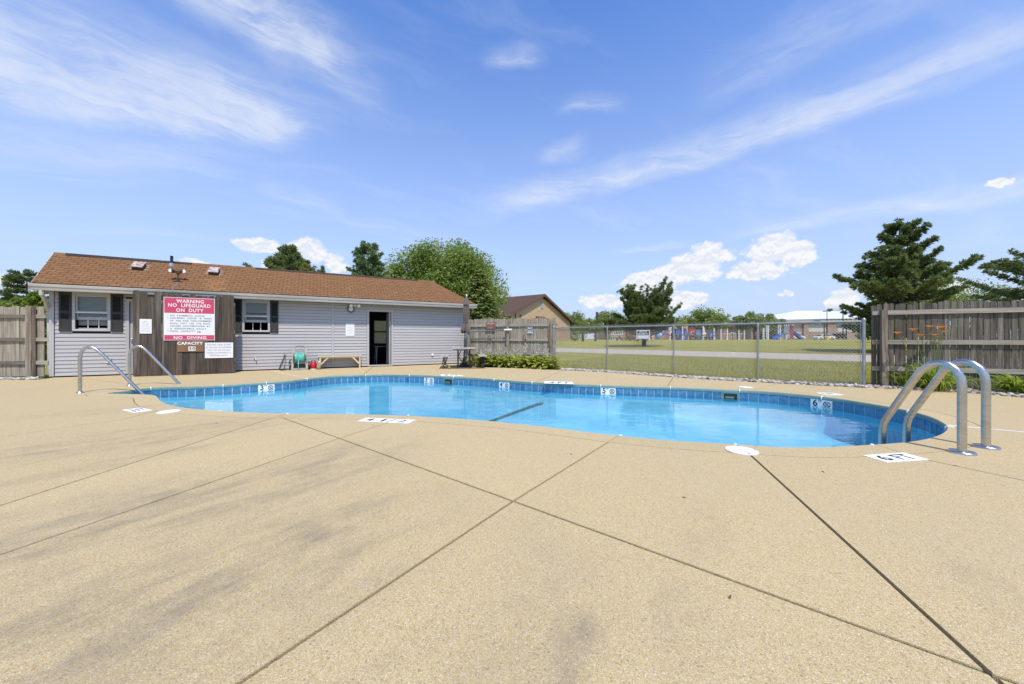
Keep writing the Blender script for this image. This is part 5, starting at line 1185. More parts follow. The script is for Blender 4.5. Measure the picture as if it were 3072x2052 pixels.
def leafy(name, label, loc, h, base, r, nclump, nleaf, leaf, mat, seed, flat=1., cat='tree', group=None, trunk_r=.16, open_=.5, lean=0., knob=.30):
    """broadleaf tree: tapered trunk, limbs that reach the clumps, leaf diamonds clumped unevenly through the crown"""
    global rng; rng = np.random.default_rng(seed); o = thing(name, label, cat, loc, 0, group); rnd = random.Random(seed)
    ch = (h-base)/2; cz = base+ch*.94; C = []
    while len(C) < nclump:
        d = unit(1)[0]; q = open_+(1-open_)*rng.random(); 
        if d[2] < -.75: continue
        wob = 1+.22*math.sin(3*math.atan2(d[1], d[0])+seed)+.12*math.sin(7*d[2]+2*seed)
        C.append((d[0]*r*q*wob*.86, d[1]*r*q*wob*.86*flat, cz+d[2]*ch*q*(.86+.1*rng.random())))
    C = np.array(C); rc = r*knob*rng.uniform(.55, 1.25, nclump); per = nleaf//nclump
    idx = np.repeat(np.arange(nclump), per); d = unit(len(idx)); q = rng.random(len(idx))**.45; P = C[idx]+d*(rc[idx]*q)[:, None]*np.array([1, 1, .8]); N = d*.6+unit(len(idx))*.8+np.array([0, 0, .35]); N /= np.linalg.norm(N, axis=1, keepdims=True)
    V, F = quads(P, N, leaf*rng.uniform(.6, 1.25, len(idx)), 1.)
    ct = rng.uniform(.15, .8, nclump); T = np.clip(ct[idx]+rng.normal(0, .18, len(idx)), 0, .92); T[rng.random(len(T)) < .01] = 1.
    fast('crown', V, F, mat, o, tint=np.repeat(T, 4))
    MB().tube([(0, 0, -.3), (.03*r, 0, base*.5), (lean*.5, .02*r, base), (lean, 0, base+ch*.9), (lean*1.2, .05*r, base+ch*1.5)], [trunk_r*1.25, trunk_r, trunk_r*.85, trunk_r*.45, trunk_r*.12], 10).build('trunk', BARK, o, smooth=True)
    m = MB()
    for k in rng.choice(nclump, min(14, nclump), replace=False):
        e = Vector(C[k]); s = Vector((lean*.7, 0, base*.9+rnd.random()*ch*.7)); mid = s.lerp(e, .5)+Vector((0, 0, .08*r)); m.tube([s, mid, e], [trunk_r*.4, trunk_r*.25, trunk_r*.06], 6)
    m.build('limb', BARK, o, smooth=True); return o
def tufts(P, D, n, L, w):
    """needle bundles: n thin triangles round direction D at every point P"""
    k = len(P); N = D[:, None]*.75+unit(k*n).reshape(k, n, 3)*.85; N /= np.linalg.norm(N, axis=2, keepdims=True); R = unit(k*n).reshape(k, n, 3); S = np.cross(N, R); S /= np.linalg.norm(S, axis=2, keepdims=True)+1e-9; l = (L*rng.uniform(.7, 1.2, (k, n)))[:, :, None]
    B0 = P[:, None]+N*l*.02; V = np.stack([B0-S*w, B0+N*l*.55+S*w*1.4, B0+N*l, B0+N*l*.55-S*w*1.4], 2).reshape(-1, 3); return V, np.arange(len(V)).reshape(-1, 4)
def pine(name, label, loc, h, r, seed, levels=11, arms=6, base=.18, L=.22, per=13, nn=16, up=.35, shape=None, w=.016, cat='tree', group=None, mat=None, gap=.0, trunk_r=.13, lean=0., wild=.30):
    global rng; rng = np.random.default_rng(seed); rnd = random.Random(seed); o = thing(name, label, cat, loc, 0, group); m = MB(); P = []; D = []; TT = []
    shape = shape or (lambda t: (1-t)**.75*(.75+.5*math.sin(3.0*t+.4)))
    for lv in range(levels):
        t = base+(1-base)*(lv+.4*rnd.random())/levels*.97
        for k in range(arms):
            if rnd.random() < gap: continue
            az = 6.283*(k/arms)+lv*2.4+rnd.uniform(-.4, .4); ln = max(.10*r, r*shape((t-base)/(1-base))*rnd.uniform(1-1.25*wild, 1+.75*wild)); z = t*h; d = Vector((math.cos(az), math.sin(az), 0)); rise = up*ln*rnd.uniform(.5, 1.5)*(1+.8*t)
            a = Vector((lean*t, 0, z)); q = a+d*ln*.5+Vector((0, 0, rise*.22)); e = a+d*ln+Vector((0, 0, rise)); tr = trunk_r*(1-t)*.42+.012; m.tube([a, q, e], [tr, tr*.7, tr*.25], 5)
            ct = rnd.uniform(.1, .75); nt = max(3, int(per*ln/r+.5))
            for j in range(nt):
                u = .34+.68*((j+rnd.random())/nt)**.85; c = a.lerp(q, u*2) if u < .5 else q.lerp(e, u*2-1); sp = ln*.20*rnd.uniform(.3, 1.2); sd = Vector((-d.y, d.x, 0))*rnd.choice((-1, 1))
                for b in range(2):
                    pt = c+sd*sp*(1 if b else .15)+Vector((0, 0, rnd.uniform(-.02, .10)*r*.5)); P.append(pt); D.append((d*.5+Vector((0, 0, .75))+sd*.3*b).normalized()); TT.append(ct+rnd.uniform(-.15, .2)); sd = -sd
    for k in range(10): P.append(Vector((lean+rnd.uniform(-.05, .05)*r, rnd.uniform(-.05, .05)*r, h*(.93+.07*k/10)))); D.append(Vector((0, 0, 1))); TT.append(.5)
    P, D, TT = np.array(P), np.array(D), np.clip(np.array(TT), 0, .9); V, F = tufts(P, D, nn, L, w)
    T = np.clip(np.repeat(TT, nn)+rng.normal(0, .12, len(P)*nn), 0, .92); T[rng.random(len(T)) < .012] = 1.
    fast('crown', V, F, mat or PINEM, o, tint=np.repeat(T, 4)); m.build('limb', BARK, o, smooth=True)
    MB().tube([(0, 0, -.3), (lean*.3, 0, h*.3), (lean*.7, .02, h*.7), (lean, 0, h*.97)], [trunk_r*1.2, trunk_r*.9, trunk_r*.45, .015], 10).build('trunk', BARK, o, smooth=True); return o
def spruce(name, label, loc, h, r, seed, mat=None, levels=26, arms=11, base=.03, s=.09, nn=26, cat='tree', droop=.35, trunk_r=.12, power=.85):
    global rng; rng = np.random.default_rng(seed); rnd = random.Random(seed); o = thing(name, label, cat, loc); P = []; N = []; T = []; m = MB()
    for lv in range(levels):
        t = base+(1-base)*lv/levels
        for k in range(arms):
            az = 6.283*k/arms+lv*1.7+rnd.uniform(-.25, .25); ln = r*((1-t)**power)*rnd.uniform(.72, 1.15)+.06; d = np.array([math.cos(az), math.sin(az), 0]); sd = np.array([-d[1], d[0], 0]); ct = rnd.uniform(.05, .75); n = max(6, int(nn*ln/r)+5)
            if ln > .3*r: m.tube([(0, 0, t*h), tuple(d*ln*.8+np.array([0, 0, t*h-droop*ln*.5]))], [.02, .006], 4)
            u = rng.random(n)**.6; q = rng.uniform(-1, 1, n)*.24*ln*(1-.4*u); c = d*(u*ln)[:, None]+sd*q[:, None]; c[:, 2] = t*h-droop*ln*u*u+.10*ln*np.maximum(u-.7, 0)*3+rng.normal(0, .025, n); P.append(c)
            nv = np.array([0, 0, 1.])+d*.35+rng.normal(0, .35, (n, 3)); N.append(nv/np.linalg.norm(nv, axis=1, keepdims=True)); T.append(np.clip(ct+rng.normal(0, .15, n), 0, .92))
    P, N, T = np.concatenate(P), np.concatenate(N), np.concatenate(T); V, F = quads(P, N, s*rng.uniform(.7, 1.4, len(P)), .9); fast('crown', V, F, mat or SPRM, o, tint=np.repeat(T, 4)); m.build('limb', BARK, o)
    MB().tube([(0, 0, -.3), (0, 0, h*.6), (0, 0, h*.98)], [trunk_r, trunk_r*.5, .01], 8).build('trunk', BARK, o); return o
def tree_at(px, top, Y):
    x = (px-CX)/FPX*Y; z = float(TZ(x, Y)); return Vector((x, Y, z)), 1-(top-HY)/FPX*Y-z
def W_(dpx, Y): return dpx/FPX*Y
# big pine behind the wire fence, pine at the right edge, young pine on the lawn
l, h = tree_at(2699, 658, 17); pine('pine_tree', 'tallest dark pine standing behind the right board fence', l, h, W_(148, 17), 44, levels=17, arms=7, base=.10, L=.15, per=38, nn=30, up=.30, w=.0125, gap=.26, wild=.36, shape=lambda t: (1.08-.14*math.sin(11*t))*(1-t)**.72, trunk_r=.17)
l, h = tree_at(3185, 690, 16); pine('pine_tree', 'dark pine cut off by the right edge of the picture', l, h, W_(185, 16), 43, levels=12, arms=6, base=.22, L=.155, per=28, nn=24, up=.22, w=.0125, gap=.12, shape=lambda t: (1-t)**.6*(.8+.4*math.sin(4*t)))
l, h = tree_at(1932, 900, 28); pine('pine_tree', 'young spreading pine on the lawn behind the private property sign', l, h, W_(88, 28), 47, levels=13, arms=7, base=.20, L=.19, per=30, nn=24, up=.50, w=.016, gap=.08, wild=.42, shape=lambda t: 1.0*(1-.40*t)*(1-max(0, t-.80)*3.0), trunk_r=.15)
l, h = tree_at(2795, 846, 30); leafy('broadleaf_tree', 'round mid green tree just right of the tallest pine', l, h, 1.1, W_(142, 30), 60, 15000, .085, LEAFB, 12)
for k, (px, top, Y, rw, lab) in enumerate([(2955, 893, 46, 40, 'low green tree top peeking over the right board fence near the right pine'), (3020, 905, 44, 48, 'dark green tree top under the right pine')]):
    l, h = tree_at(px, top, Y); leafy('broadleaf_tree', lab, l, h, .8, W_(rw, Y), 24, 4200, .15, LEAFC, 15+k)
# behind the pool house
l, h = tree_at(866, 740, 24); pine('pine_tree', 'upright pine with candle tips rising behind the middle of the roof', l, h, W_(160, 24), 51, levels=26, arms=8, base=.10, L=.24, per=34, nn=20, up=.30, w=.016, wild=.34, gap=.12, shape=lambda t: 1.12*(1-t)**1.0+.02, trunk_r=.12)
l, h = tree_at(913, 793, 22.5); pine('pine_tree', 'small yellowing pine in front of the candle tipped pine', l, h, W_(40, 22.5), 52, levels=9, arms=6, base=.3, L=.20, per=8, nn=16, up=.7, w=.017, mat=leafmat('yellowing_needles', (.15, .16, .03), (.40, .34, .09), (.30, .19, .06), .25))
l, h = tree_at(968, 801, 24); pine('pine_tree', 'tiny pine tip just right of the candle tipped pine', l, h, W_(14, 24), 53, levels=6, arms=4, base=.5, L=.2, per=6, nn=14, up=.9, w=.018)
l, h = tree_at(755, 797, 30); leafy('shrub', 'small pale shrub top peeking over the roof left of the pines', l, h, 3.5, W_(18, 30), 8, 700, .09, LEAFB, 54)
l, h = tree_at(1105, 731, 26); pine('pine_tree', 'broad blue green pine behind the roof left of the large broadleaf tree', l, h, W_(96, 26), 55, levels=15, arms=7, base=.25, L=.20, per=22, nn=22, up=.30, w=.016, gap=.04, shape=lambda t: (1.02 if t < .25 else .80)*(1-t)**.45, trunk_r=.14, mat=leafmat('blue_green_needles', (.09, .15, .06), (.27, .36, .14), None, .22))
l, h = tree_at(1345, 729, 31); leafy('broadleaf_tree', 'large bright green broadleaf tree behind the right end of the roof', l, h, 1.6, W_(186, 31), 150, 60000, .115, LEAFA, 61, knob=.27, trunk_r=.25)
l, h = tree_at(1438, 806, 20); spruce('spruce_tree', 'dark spruce behind the right end of the pool house', l, h, W_(108, 20), 62, levels=34, arms=13, s=.085, nn=52, power=.62)
l, h = tree_at(1528, 938, 22); spruce('spruce_tree', 'low dark spruce just above the hosta fence', l, h, W_(60, 22), 63, levels=14, arms=9, s=.08, nn=22)
# left of the house
l, h = tree_at(80, 811, 30); pine('pine_tree', 'small flat topped pine beyond the left board fence', l, h, W_(66, 30), 71, levels=9, arms=6, base=.45, L=.24, per=12, nn=18, up=.12, w=.022, gap=.1, shape=lambda t: (1-t)**.35*.95)
for k, (px, top, Y, rw, lab) in enumerate([(-35, 852, 26, 80, 'bushy green tree at the left edge of the picture'), (35, 866, 22, 60, 'dark green bush below the flat topped pine'), (120, 872, 21, 34, 'small dark green bush against the pool house eave')]):
    l, h = tree_at(px, top, Y); leafy('broadleaf_tree' if k == 0 else 'bush', lab, l, h, .3, W_(rw, Y), 36, 9000, .085, LEAFB, 72+k, cat='tree' if k == 0 else 'bush')
l, h = tree_at(108, 874, 15); spruce('arborvitae', 'yellow green arborvitae above the left board fence', l, h, W_(46, 15), 76, mat=ARB, levels=26, arms=12, s=.055, nn=30, cat='shrub', droop=-.5, power=.55)
# far rows
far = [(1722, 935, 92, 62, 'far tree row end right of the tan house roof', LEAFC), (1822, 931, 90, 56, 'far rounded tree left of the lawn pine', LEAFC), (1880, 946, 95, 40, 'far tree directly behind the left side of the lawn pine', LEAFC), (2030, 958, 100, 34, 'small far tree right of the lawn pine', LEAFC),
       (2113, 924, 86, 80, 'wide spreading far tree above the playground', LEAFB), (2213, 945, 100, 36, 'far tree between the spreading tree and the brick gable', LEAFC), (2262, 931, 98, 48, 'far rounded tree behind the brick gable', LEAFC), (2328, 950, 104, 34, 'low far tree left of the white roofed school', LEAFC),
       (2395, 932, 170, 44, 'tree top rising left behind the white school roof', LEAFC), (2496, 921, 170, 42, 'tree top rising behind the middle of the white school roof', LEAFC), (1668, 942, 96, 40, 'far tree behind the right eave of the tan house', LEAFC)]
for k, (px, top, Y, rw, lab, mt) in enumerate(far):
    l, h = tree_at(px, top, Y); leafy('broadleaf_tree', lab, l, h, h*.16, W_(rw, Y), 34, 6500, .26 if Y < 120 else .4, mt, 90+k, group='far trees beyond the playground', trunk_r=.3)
for k, (px, top, Y, rw, lab) in enumerate([(1748, 957, 50, 36, 'bright green small tree beside the tan house'), (1786, 966, 52, 24, 'second bright green small tree by the utility pole')]):
    l, h = tree_at(px, top, Y); leafy('broadleaf_tree', lab, l, h, .9, W_(rw, Y), 26, 5200, .13, LEAFA, 110+k)
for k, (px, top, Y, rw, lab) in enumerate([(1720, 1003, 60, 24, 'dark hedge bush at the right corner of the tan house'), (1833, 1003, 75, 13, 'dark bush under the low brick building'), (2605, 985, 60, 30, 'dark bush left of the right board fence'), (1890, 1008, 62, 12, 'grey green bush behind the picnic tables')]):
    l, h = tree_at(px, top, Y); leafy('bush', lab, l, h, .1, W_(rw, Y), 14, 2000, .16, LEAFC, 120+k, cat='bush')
tl_ = []
rng = np.random.default_rng(9)
for k in range(130):
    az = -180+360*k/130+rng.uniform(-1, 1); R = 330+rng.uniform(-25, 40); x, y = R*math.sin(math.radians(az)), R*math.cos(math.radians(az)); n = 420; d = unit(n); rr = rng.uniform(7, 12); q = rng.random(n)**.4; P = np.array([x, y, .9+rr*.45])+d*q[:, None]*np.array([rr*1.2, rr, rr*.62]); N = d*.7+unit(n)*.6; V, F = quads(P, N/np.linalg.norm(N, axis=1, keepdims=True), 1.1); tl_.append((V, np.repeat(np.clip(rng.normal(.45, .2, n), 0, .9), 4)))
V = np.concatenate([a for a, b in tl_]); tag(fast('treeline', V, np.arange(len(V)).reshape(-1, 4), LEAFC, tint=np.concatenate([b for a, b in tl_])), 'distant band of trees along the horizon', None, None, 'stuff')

# ------------------------------------------------------------------ tan house beyond the fence
TANS = M('tan_vinyl_siding', (.60, .43, .235), (.56, .395, .215), rough=.5, scale=.6, stretch=(.3, 3, 3)); TROOF = M('dark_brown_roof', (.115, .066, .046), (.085, .05, .036), rough=.95, scale=9, bump=.3, bscale=20); BTRIM = M('brown_trim', (.13, .075, .05), rough=.6); TBR = M('tan_brick', (.42, .30, .19), (.36, .25, .155), rough=.85, scale=9)
YH = 54.; c0 = B(1709, 1022, YH); zb = float(TZ(c0.x, c0.y))
TROT = math.radians(54); th = thing('tan_house', 'tan sided house with a long brown roof slope beyond the hosta fence', 'house', (c0.x, c0.y, zb), TROT)
GW, GE, GA, GL = 15.9, 2.95, 6.05, 12.
m = MB(); m.prism([(0, 0, -.5), (-GW, 0, -.5), (-GW, 0, GE), (-GW/2, 0, GA-.3), (0, 0, GE)], (0, .15, 0)); m.box(-.15, .15, -.5, 0, GL, GE).box(-GW, .15, -.5, -GW+.15, GL, GE); m.build('wall', TANS, th)
zz = 1.75
while zz < GA-.5:
    k = 0 if zz < GE else (zz-GE)/(GA-.3-GE)*GW/2
    if GW-2*k > .6: MB().add([(-GW+k, -.055, zz), (-k, -.055, zz), (-k, -.002, zz+.15), (-GW+k, -.002, zz+.15), (-GW+k, -.002, zz), (-k, -.002, zz)], [(0, 1, 2, 3), (0, 4, 5, 1), (0, 3, 4), (1, 5, 2)]).build('siding_board', TANS, th)
    zz += .155
zz = .02; row = 0
while zz < 1.7:
    for q in range(9):
        x0 = -6+q*6/9+(.33 if row % 2 else 0); MB().box(max(-6, x0+.012), -.03, zz, min(0, x0+6/9-.012), -.002, zz+.19).build('brick', TBR, th)
    zz += .205; row += 1
MB().box(-GW, -.025, 0, -6.01, -.002, 1.7).build('brick_base', TBR, th)
oh = .45
for sgn in (0, 1):
    x1 = .35 if sgn == 0 else -GW-.35; ze = GE-.15; m = MB(); m.hexa([(x1, -oh, ze), (x1, GL+oh, ze), (-GW/2, GL+oh, GA), (-GW/2, -oh, GA), (x1, -oh, ze+.16), (x1, GL+oh, ze+.16), (-GW/2, GL+oh, GA+.16), (-GW/2, -oh, GA+.16)]); m.build('roof', TROOF, th)
    MB().hexa([(x1, -oh-.04, ze-.14), (x1, -oh-.003, ze-.14), (-GW/2, -oh-.003, GA-.14), (-GW/2, -oh-.04, GA-.14), (x1, -oh-.04, ze+.17), (x1, -oh-.003, ze+.17), (-GW/2, -oh-.003, GA+.17), (-GW/2, -oh-.04, GA+.17)]).build('rake_board', BTRIM, th)
    for k in range(22):      # shingle courses, each lapping the one below
        t0, t1 = k/22, (k+1)/22; xa, xb = x1+(-GW/2-x1)*t0, x1+(-GW/2-x1)*t1; za, zc = ze+.165+(GA-ze)*t0, ze+.165+(GA-ze)*t1
        MB().hexa([(xa, -oh, za), (xa, GL+oh, za), (xb, GL+oh, zc), (xb, -oh, zc), (xa, -oh, za+.035), (xa, GL+oh, za+.035), (xb, GL+oh, zc+.01), (xb, -oh, zc+.01)]).build('shingle_course', TROOF, th)
MB().box(.32, -oh, GE-.30, .40, GL, GE-.05).build('gutter', BTRIM, th)
MB().box(-GW/2-.30, -.09, GA-1.75, -GW/2+.22, -.06, GA-.95).build('gable_vent', TRIM, th)
for k in range(6): MB().box(-GW/2-.28, -.10, GA-1.70+k*.12, -GW/2+.20, -.0905, GA-1.64+k*.12).build('louver', TRIM, th)
MB().tube([(-GW+1.8, -.06, 0), (-GW+1.8, -.06, GE+.55)], .06, 6).build('downpipe', BTRIM, th); MB().lathe([(.08, 0), (.14, .14), (.05, .24)], (-GW+2.8, -.12, GE+.05), 10).build('wall_lamp', BTRIM, th)
MB().hexa([(-9.6, -.9, 2.72), (-7.3, -.9, 2.72), (-7.3, -.06, 3.12), (-9.6, -.06, 3.12), (-9.6, -.9, 2.80), (-7.3, -.9, 2.80), (-7.3, -.06, 3.22), (-9.6, -.06, 3.22)]).build('awning', BTRIM, th)
MB().box(-13.2, 5.6, 4.2, -8.6, 12, 5.35).build('dormer_wall', TANS, th); MB().hexa([(-13.6, 5.0, 5.35), (-8.3, 5.0, 5.35), (-8.3, 12.4, 5.75), (-13.6, 12.4, 5.75), (-13.6, 5.0, 5.55), (-8.3, 5.0, 5.55), (-8.3, 12.4, 6.05), (-13.6, 12.4, 6.05)]).build('dormer_roof', TROOF, th)
MB().lathe([(.14, 0), (.14, .5), (.2, .52), (.2, .62)], (-9.6, 7.5, 5.6), 10).build('flue', GALV, th)
# sliver of a neighbouring white house past the left corner
nh = thing('neighbour_house', 'white sided house just visible between the arborvitae and the pool house', 'house', (-21.6, 17.2, 0), .15)
m = MB().box(0, 0, 0, 6, 5, 3.1); m.build('wall', WHITE, nh)
for k in range(14): MB().box(-.02, -.03, .1+k*.21, 6.02, -.004, .28+k*.21).build('siding_board', WHITE, nh)
MB().prism([(-.3, -.3, 3.1), (6.3, -.3, 3.1), (6.3, 2.5, 3.35), (-.3, 2.5, 3.35)], (0, 0, .12)).build('roof', TROOF, nh); MB().box(-1.2, -.9, 1.85, 4, -.05, 1.98).build('porch_roof', TROOF, nh)
# low tan brick building left of the playground, school with brick gable, school hall with white roof
BRK = M('school_brick', (.36, .245, .195), (.30, .20, .16), rough=.9, scale=1.5, c3=(.36, .24, .18), s3=.4); BRK2 = M('orange_brick', (.44, .23, .135), (.38, .20, .12), rough=.9, scale=1.2); CREAM = M('cream_panel_wall', (.56, .54, .48), (.50, .48, .43), rough=.6, scale=.5); WROOF = M('white_metal_roof', (.78, .78, .77), (.72, .72, .72), rough=.35, scale=.5)
def block(px0, px1, top, base, Y, D):
    a, b = B(px0, base, Y), B(px1, base, Y); return a.x, b.x, float(TZ((a.x+b.x)/2, Y)), 1-(top-HY)/FPX*Y
def courses(o, x0, x1, z0, z1, y, mat, n, cols=1, gap=.04):
    """rows of proud wall bands, joints recessed between them"""
    hz = (z1-z0)/n
    for k in range(n):
        for c in range(cols):
            w = (x1-x0)/cols; MB().box(x0+c*w+gap/2, y-.06, z0+k*hz+gap/2, x0+(c+1)*w-gap/2, y-.002, z0+(k+1)*hz-gap/2).build('wall_panel', mat, o)
x0, x1, zb, zt = block(1823, 1995, 985, 1020, 100, 12); lb_ = thing('brick_building', 'low orange brick building behind the lawn pine', 'building', (x0, 100, zb)); w = x1-x0; hh = zt-zb
MB().box(0, 0, 0, w, 12, hh).build('wall', BRK2, lb_); MB().box(-.3, -.4, hh, w+.3, 12.4, hh+.35).build('flat_roof', TROOF, lb_); MB().box(w*.37, -.46, hh*.62, w*.99, -.03, hh*.72).build('white_fascia', WHITE, lb_)
courses(lb_, 0, w*.36, .1, hh-.1, 0, BRK2, 3, 3); courses(lb_, w*.37, w, .1, hh*.6, 0, BRK2, 2, 5)
for k in range(2): MB().box(w*(.12+.05*k), -.3, 0, w*(.12+.05*k)+.35, -.07, hh*.7).build('pier', CREAM, lb_)
gb = thing('gable_roof_house', 'orange roofed gable end behind the playground tube slide', 'house', (B(1965, 1018, 106).x, 106, .73)); gw = W_(66, 106)
m = MB(); m.prism([(0, 0, 0), (gw, 0, 0), (gw, 0, 1.4), (gw*.5, 0, 3.9), (0, 0, 1.4)], (0, 8, 0)); m.build('wall', BRK2, gb)
for sg in (0, 1): MB().hexa([(gw*sg, -.4, 1.3), (gw*sg, 8.4, 1.3), (gw*.5, 8.4, 3.95), (gw*.5, -.4, 3.95), (gw*sg, -.4, 1.5), (gw*sg, 8.4, 1.5), (gw*.5, 8.4, 4.15), (gw*.5, -.4, 4.15)]).build('roof', M('orange_shingle_roof', (.50, .29, .13), (.44, .25, .11), rough=.9) if sg == 0 else bpy.data.materials['orange_shingle_roof'], gb)
x0, x1, zb, zt = block(2166, 2350, 983, 1019, 112, 14); sc = thing('school_building', 'long brick school wing with a pointed brick entrance gable', 'building', (x0, 112, zb)); w = x1-x0; hh = zt-zb
MB().box(0, 0, 0, w, 14, hh).build('wall', BRK, sc); MB().box(-.2, -.3, hh, w+.2, 14.2, hh+.22).build('parapet', CREAM, sc)
courses(sc, 0, w*.40, .1, hh-.1, 0, BRK, 3, 4); MB().box(0, -.10, hh*.45, w*.40, -.062, hh*.50).build('stone_band', CREAM, sc)
gx0, gx1 = W_(2238-2166, 112), W_(2340-2166, 112); gz = W_(1019-952, 112); ge = W_(1019-976, 112)
MB().prism([(gx0, -2.5, 0), (gx1, -2.5, 0), (gx1, -2.5, ge), ((gx0+gx1)/2, -2.5, gz-.3), (gx0, -2.5, ge)], (0, 2.45, 0)).build('gable', BRK, sc)
for sg in (0, 1):
    a = gx0-.6 if sg == 0 else gx1+.6; MB().hexa([(a, -2.9, ge-.35), (a, 1, ge-.35), ((gx0+gx1)/2, 1, gz), ((gx0+gx1)/2, -2.9, gz), (a, -2.9, ge+.12), (a, 1, ge+.12), ((gx0+gx1)/2, 1, gz+.45), ((gx0+gx1)/2, -2.9, gz+.45)]).build('gable_roof', WHITE, sc)
MB().box((gx0+gx1)/2-.6, -2.56, ge+.3, (gx0+gx1)/2+.6, -2.51, ge+1.4).build('stone_panel', CREAM, sc)
ex = W_(2262-2166, 112)
for k in range(4): o = MB().box(ex+k*1.35, -2.6, .0, ex+k*1.35+1.2, -2.52, 2.5).build('entrance_pane', M('dark_glazing', (.01, .012, .014), rough=.15) if k == 0 else bpy.data.materials['dark_glazing'], sc); MB().box(ex+k*1.35+1.2, -2.66, 0, ex+k*1.35+1.35, -2.52, 2.55).build('mullion', BTRIM, sc)
x0, x1, zb, zt = block(2347, 2640, 957, 1019, 112, 25); sh = thing('school_hall', 'large school hall with a white metal roof and brick base', 'building', (x0, 114, zb)); w = x1-x0; hh = zt-zb
MB().box(.6, 0, 0, w, 25, hh).build('wall', CREAM, sh); MB().box(.5, -.15, 0, w+.1, -.005, hh*.56).build('brick_base', BRK, sh); courses(sh, .5, W_(78, 114), .1, hh*.55, -.15, BRK, 3, 3); courses(sh, W_(94, 114), W_(145, 114), .1, hh*.42, -.15, BRK, 3, 3)
MB().box(.5, -.24, hh*.33, W_(75, 114), -.212, hh*.37).build('stone_band', CREAM, sh)
for px in (2347+4, 2420, 2492, 2507): xx = W_(px-2347, 114); MB().box(xx, -.8, 0, xx+1.5, -.24, hh*.93).build('brick_pier', BRK, sh)
for px0, px1 in ((2438, 2490), (2512, 2572)): MB().box(W_(px0-2347, 114), -.26, hh*.38, W_(px1-2347, 114), -.155, hh*.78).build('cream_bay', CREAM, sh)
o = MB().box(W_(2516-2347, 114), -.30, hh*.60, W_(2524-2347, 114), -.265, hh*.86).build('window', bpy.data.materials['dark_glazing'], sh); MB().box(W_(2516-2347, 114), -.33, hh*.72, W_(2524-2347, 114), -.302, hh*.74).build('muntin', WHITE, o)
zr = 1-(932.5-HY)/FPX*126-zb; xr0 = (B(2390, 940, 126).x-x0); MB().add([(0, -1.2, hh), (w+2, -1.2, hh+.7), (w+2, 12, zr), (xr0, 12, zr), (0, 25, hh), (w+2, 25, hh), (0, -1.2, hh-.3), (w+2, -1.2, hh+.4)], [(0, 1, 2, 3), (0, 3, 4), (3, 2, 5, 4), (0, 6, 7, 1)]).build('metal_roof', WROOF, sh)
MB().box(-.1, -1.25, hh-.9, w+2, -.3, hh-.31).build('soffit_band', M('grey_soffit', (.36, .36, .35), rough=.6), sh)
for k in range(24):
    t = (k+.5)/24; xa = t*(w+2); xb = xr0+(w+2-xr0)*t; MB().tube([(xa, -1.2, hh+.03+.7*t), (xb, 12, zr+.03)], .035, 4).build('standing_seam', WROOF, sh)

# ------------------------------------------------------------------ playground, cars, poles, tables on the far lawn
YP = 79.
PB = M('blue_play_plastic', (.035, .085, .42), (.03, .07, .36), rough=.4); PR = M('maroon_play_plastic', (.30, .035, .06), (.24, .03, .05), rough=.45); PW = M('white_play_post', (.78, .77, .74), rough=.4); PLB = M('light_blue_play_plastic', (.10, .28, .60), rough=.4); PY = M('yellow_play_plastic', (.72, .45, .05), rough=.4); GREYP = M('grey_play_deck', (.16, .16, .165), rough=.7)
def PX(px): return W_(px-2055, YP)
def PZ(py): return W_(1019.5-py, YP)
p0 = B(2055, 1020, YP); pg = thing('playground_set', 'large blue and maroon playground climber with a tube slide', 'playground', (p0.x, YP, float(TZ(p0.x, YP))))
for k, (px, top) in enumerate([(2004, 979), (2009.5, 979), (2016.5, 978), (2041, 976), (2061, 978), (2084.5, 980), (2102, 979), (2113, 984), (2119.5, 979), (2134.5, 984), (2143, 984)]):
    o = MB().tube([(PX(px), (k % 3)*1.1-1, -.1), (PX(px), (k % 3)*1.1-1, PZ(top))], .13, 8).build('post', PW, pg)
    for zf in (.3, .62): MB().tube([(PX(px), (k % 3)*1.1-1, PZ(top)*zf), (PX(px), (k % 3)*1.1-1, PZ(top)*zf+.13)], .15, 8).build('clamp_band', PR, o)
def pod(px0, px1, top, bot, mat, y, name='climbing_panel', arch=.5):
    a, b = PX(px0), PX(px1); z0, z1 = PZ(bot), PZ(top); n = 10; P = [(a, y, z0), (b, y, z0)]
    for j in range(n+1): t = math.pi*j/n; P.append(((a+b)/2+(b-a)/2*math.cos(t), y, z1-(z1-z0)*arch+(z1-z0)*arch*math.sin(t)))
    return MB().prism(P, (0, .12, 0)).build(name, mat, pg)
for px0, px1, top, bot, mat, y in ((2024, 2042, 985, 1020, PB, -.5), (2037, 2057, 986, 1020, PB, -.9), (2062, 2083, 981, 1001, PR, -.3), (2064, 2082, 1004, 1020, PR, -.6), (2086, 2101, 990, 1019, PLB, -.4), (2104, 2112, 995, 1010, WHITE, -.8), (2122, 2138, 992, 1019, PB, -.6), (2132, 2146, 1000, 1019, PB, -.2), (2103, 2116, 1008, 1018, PR, -.5), (2009, 2023, 991, 1016, PB, .4), (2044, 2061, 983, 1001, PR, .5), (2046, 2061, 1002, 1019, PLB, .3), (2096, 2107, 986, 1006, PB, .6), (2112, 2125, 990, 1018, PR, .5), (2083, 2092, 984, 1018, PR, .4)):
    o = pod(px0, px1, top, bot, mat, y); rnd = random.Random(px0)
    for q in range(6): MB().disc((PX(rnd.uniform(px0+2, px1-2)), y-.005, PZ(rnd.uniform(top+8, bot-3))), .11, 'y', 8, .1).build('hand_hold', rnd.choice((PW, PW, PY, PR)), o)
for px0, px1, z in ((2004, 2061, 1004), (2062, 2143, 1006)): MB().box(PX(px0), -1.2, PZ(z), PX(px1), 1.4, PZ(z)+.14).build('deck', GREYP, pg)
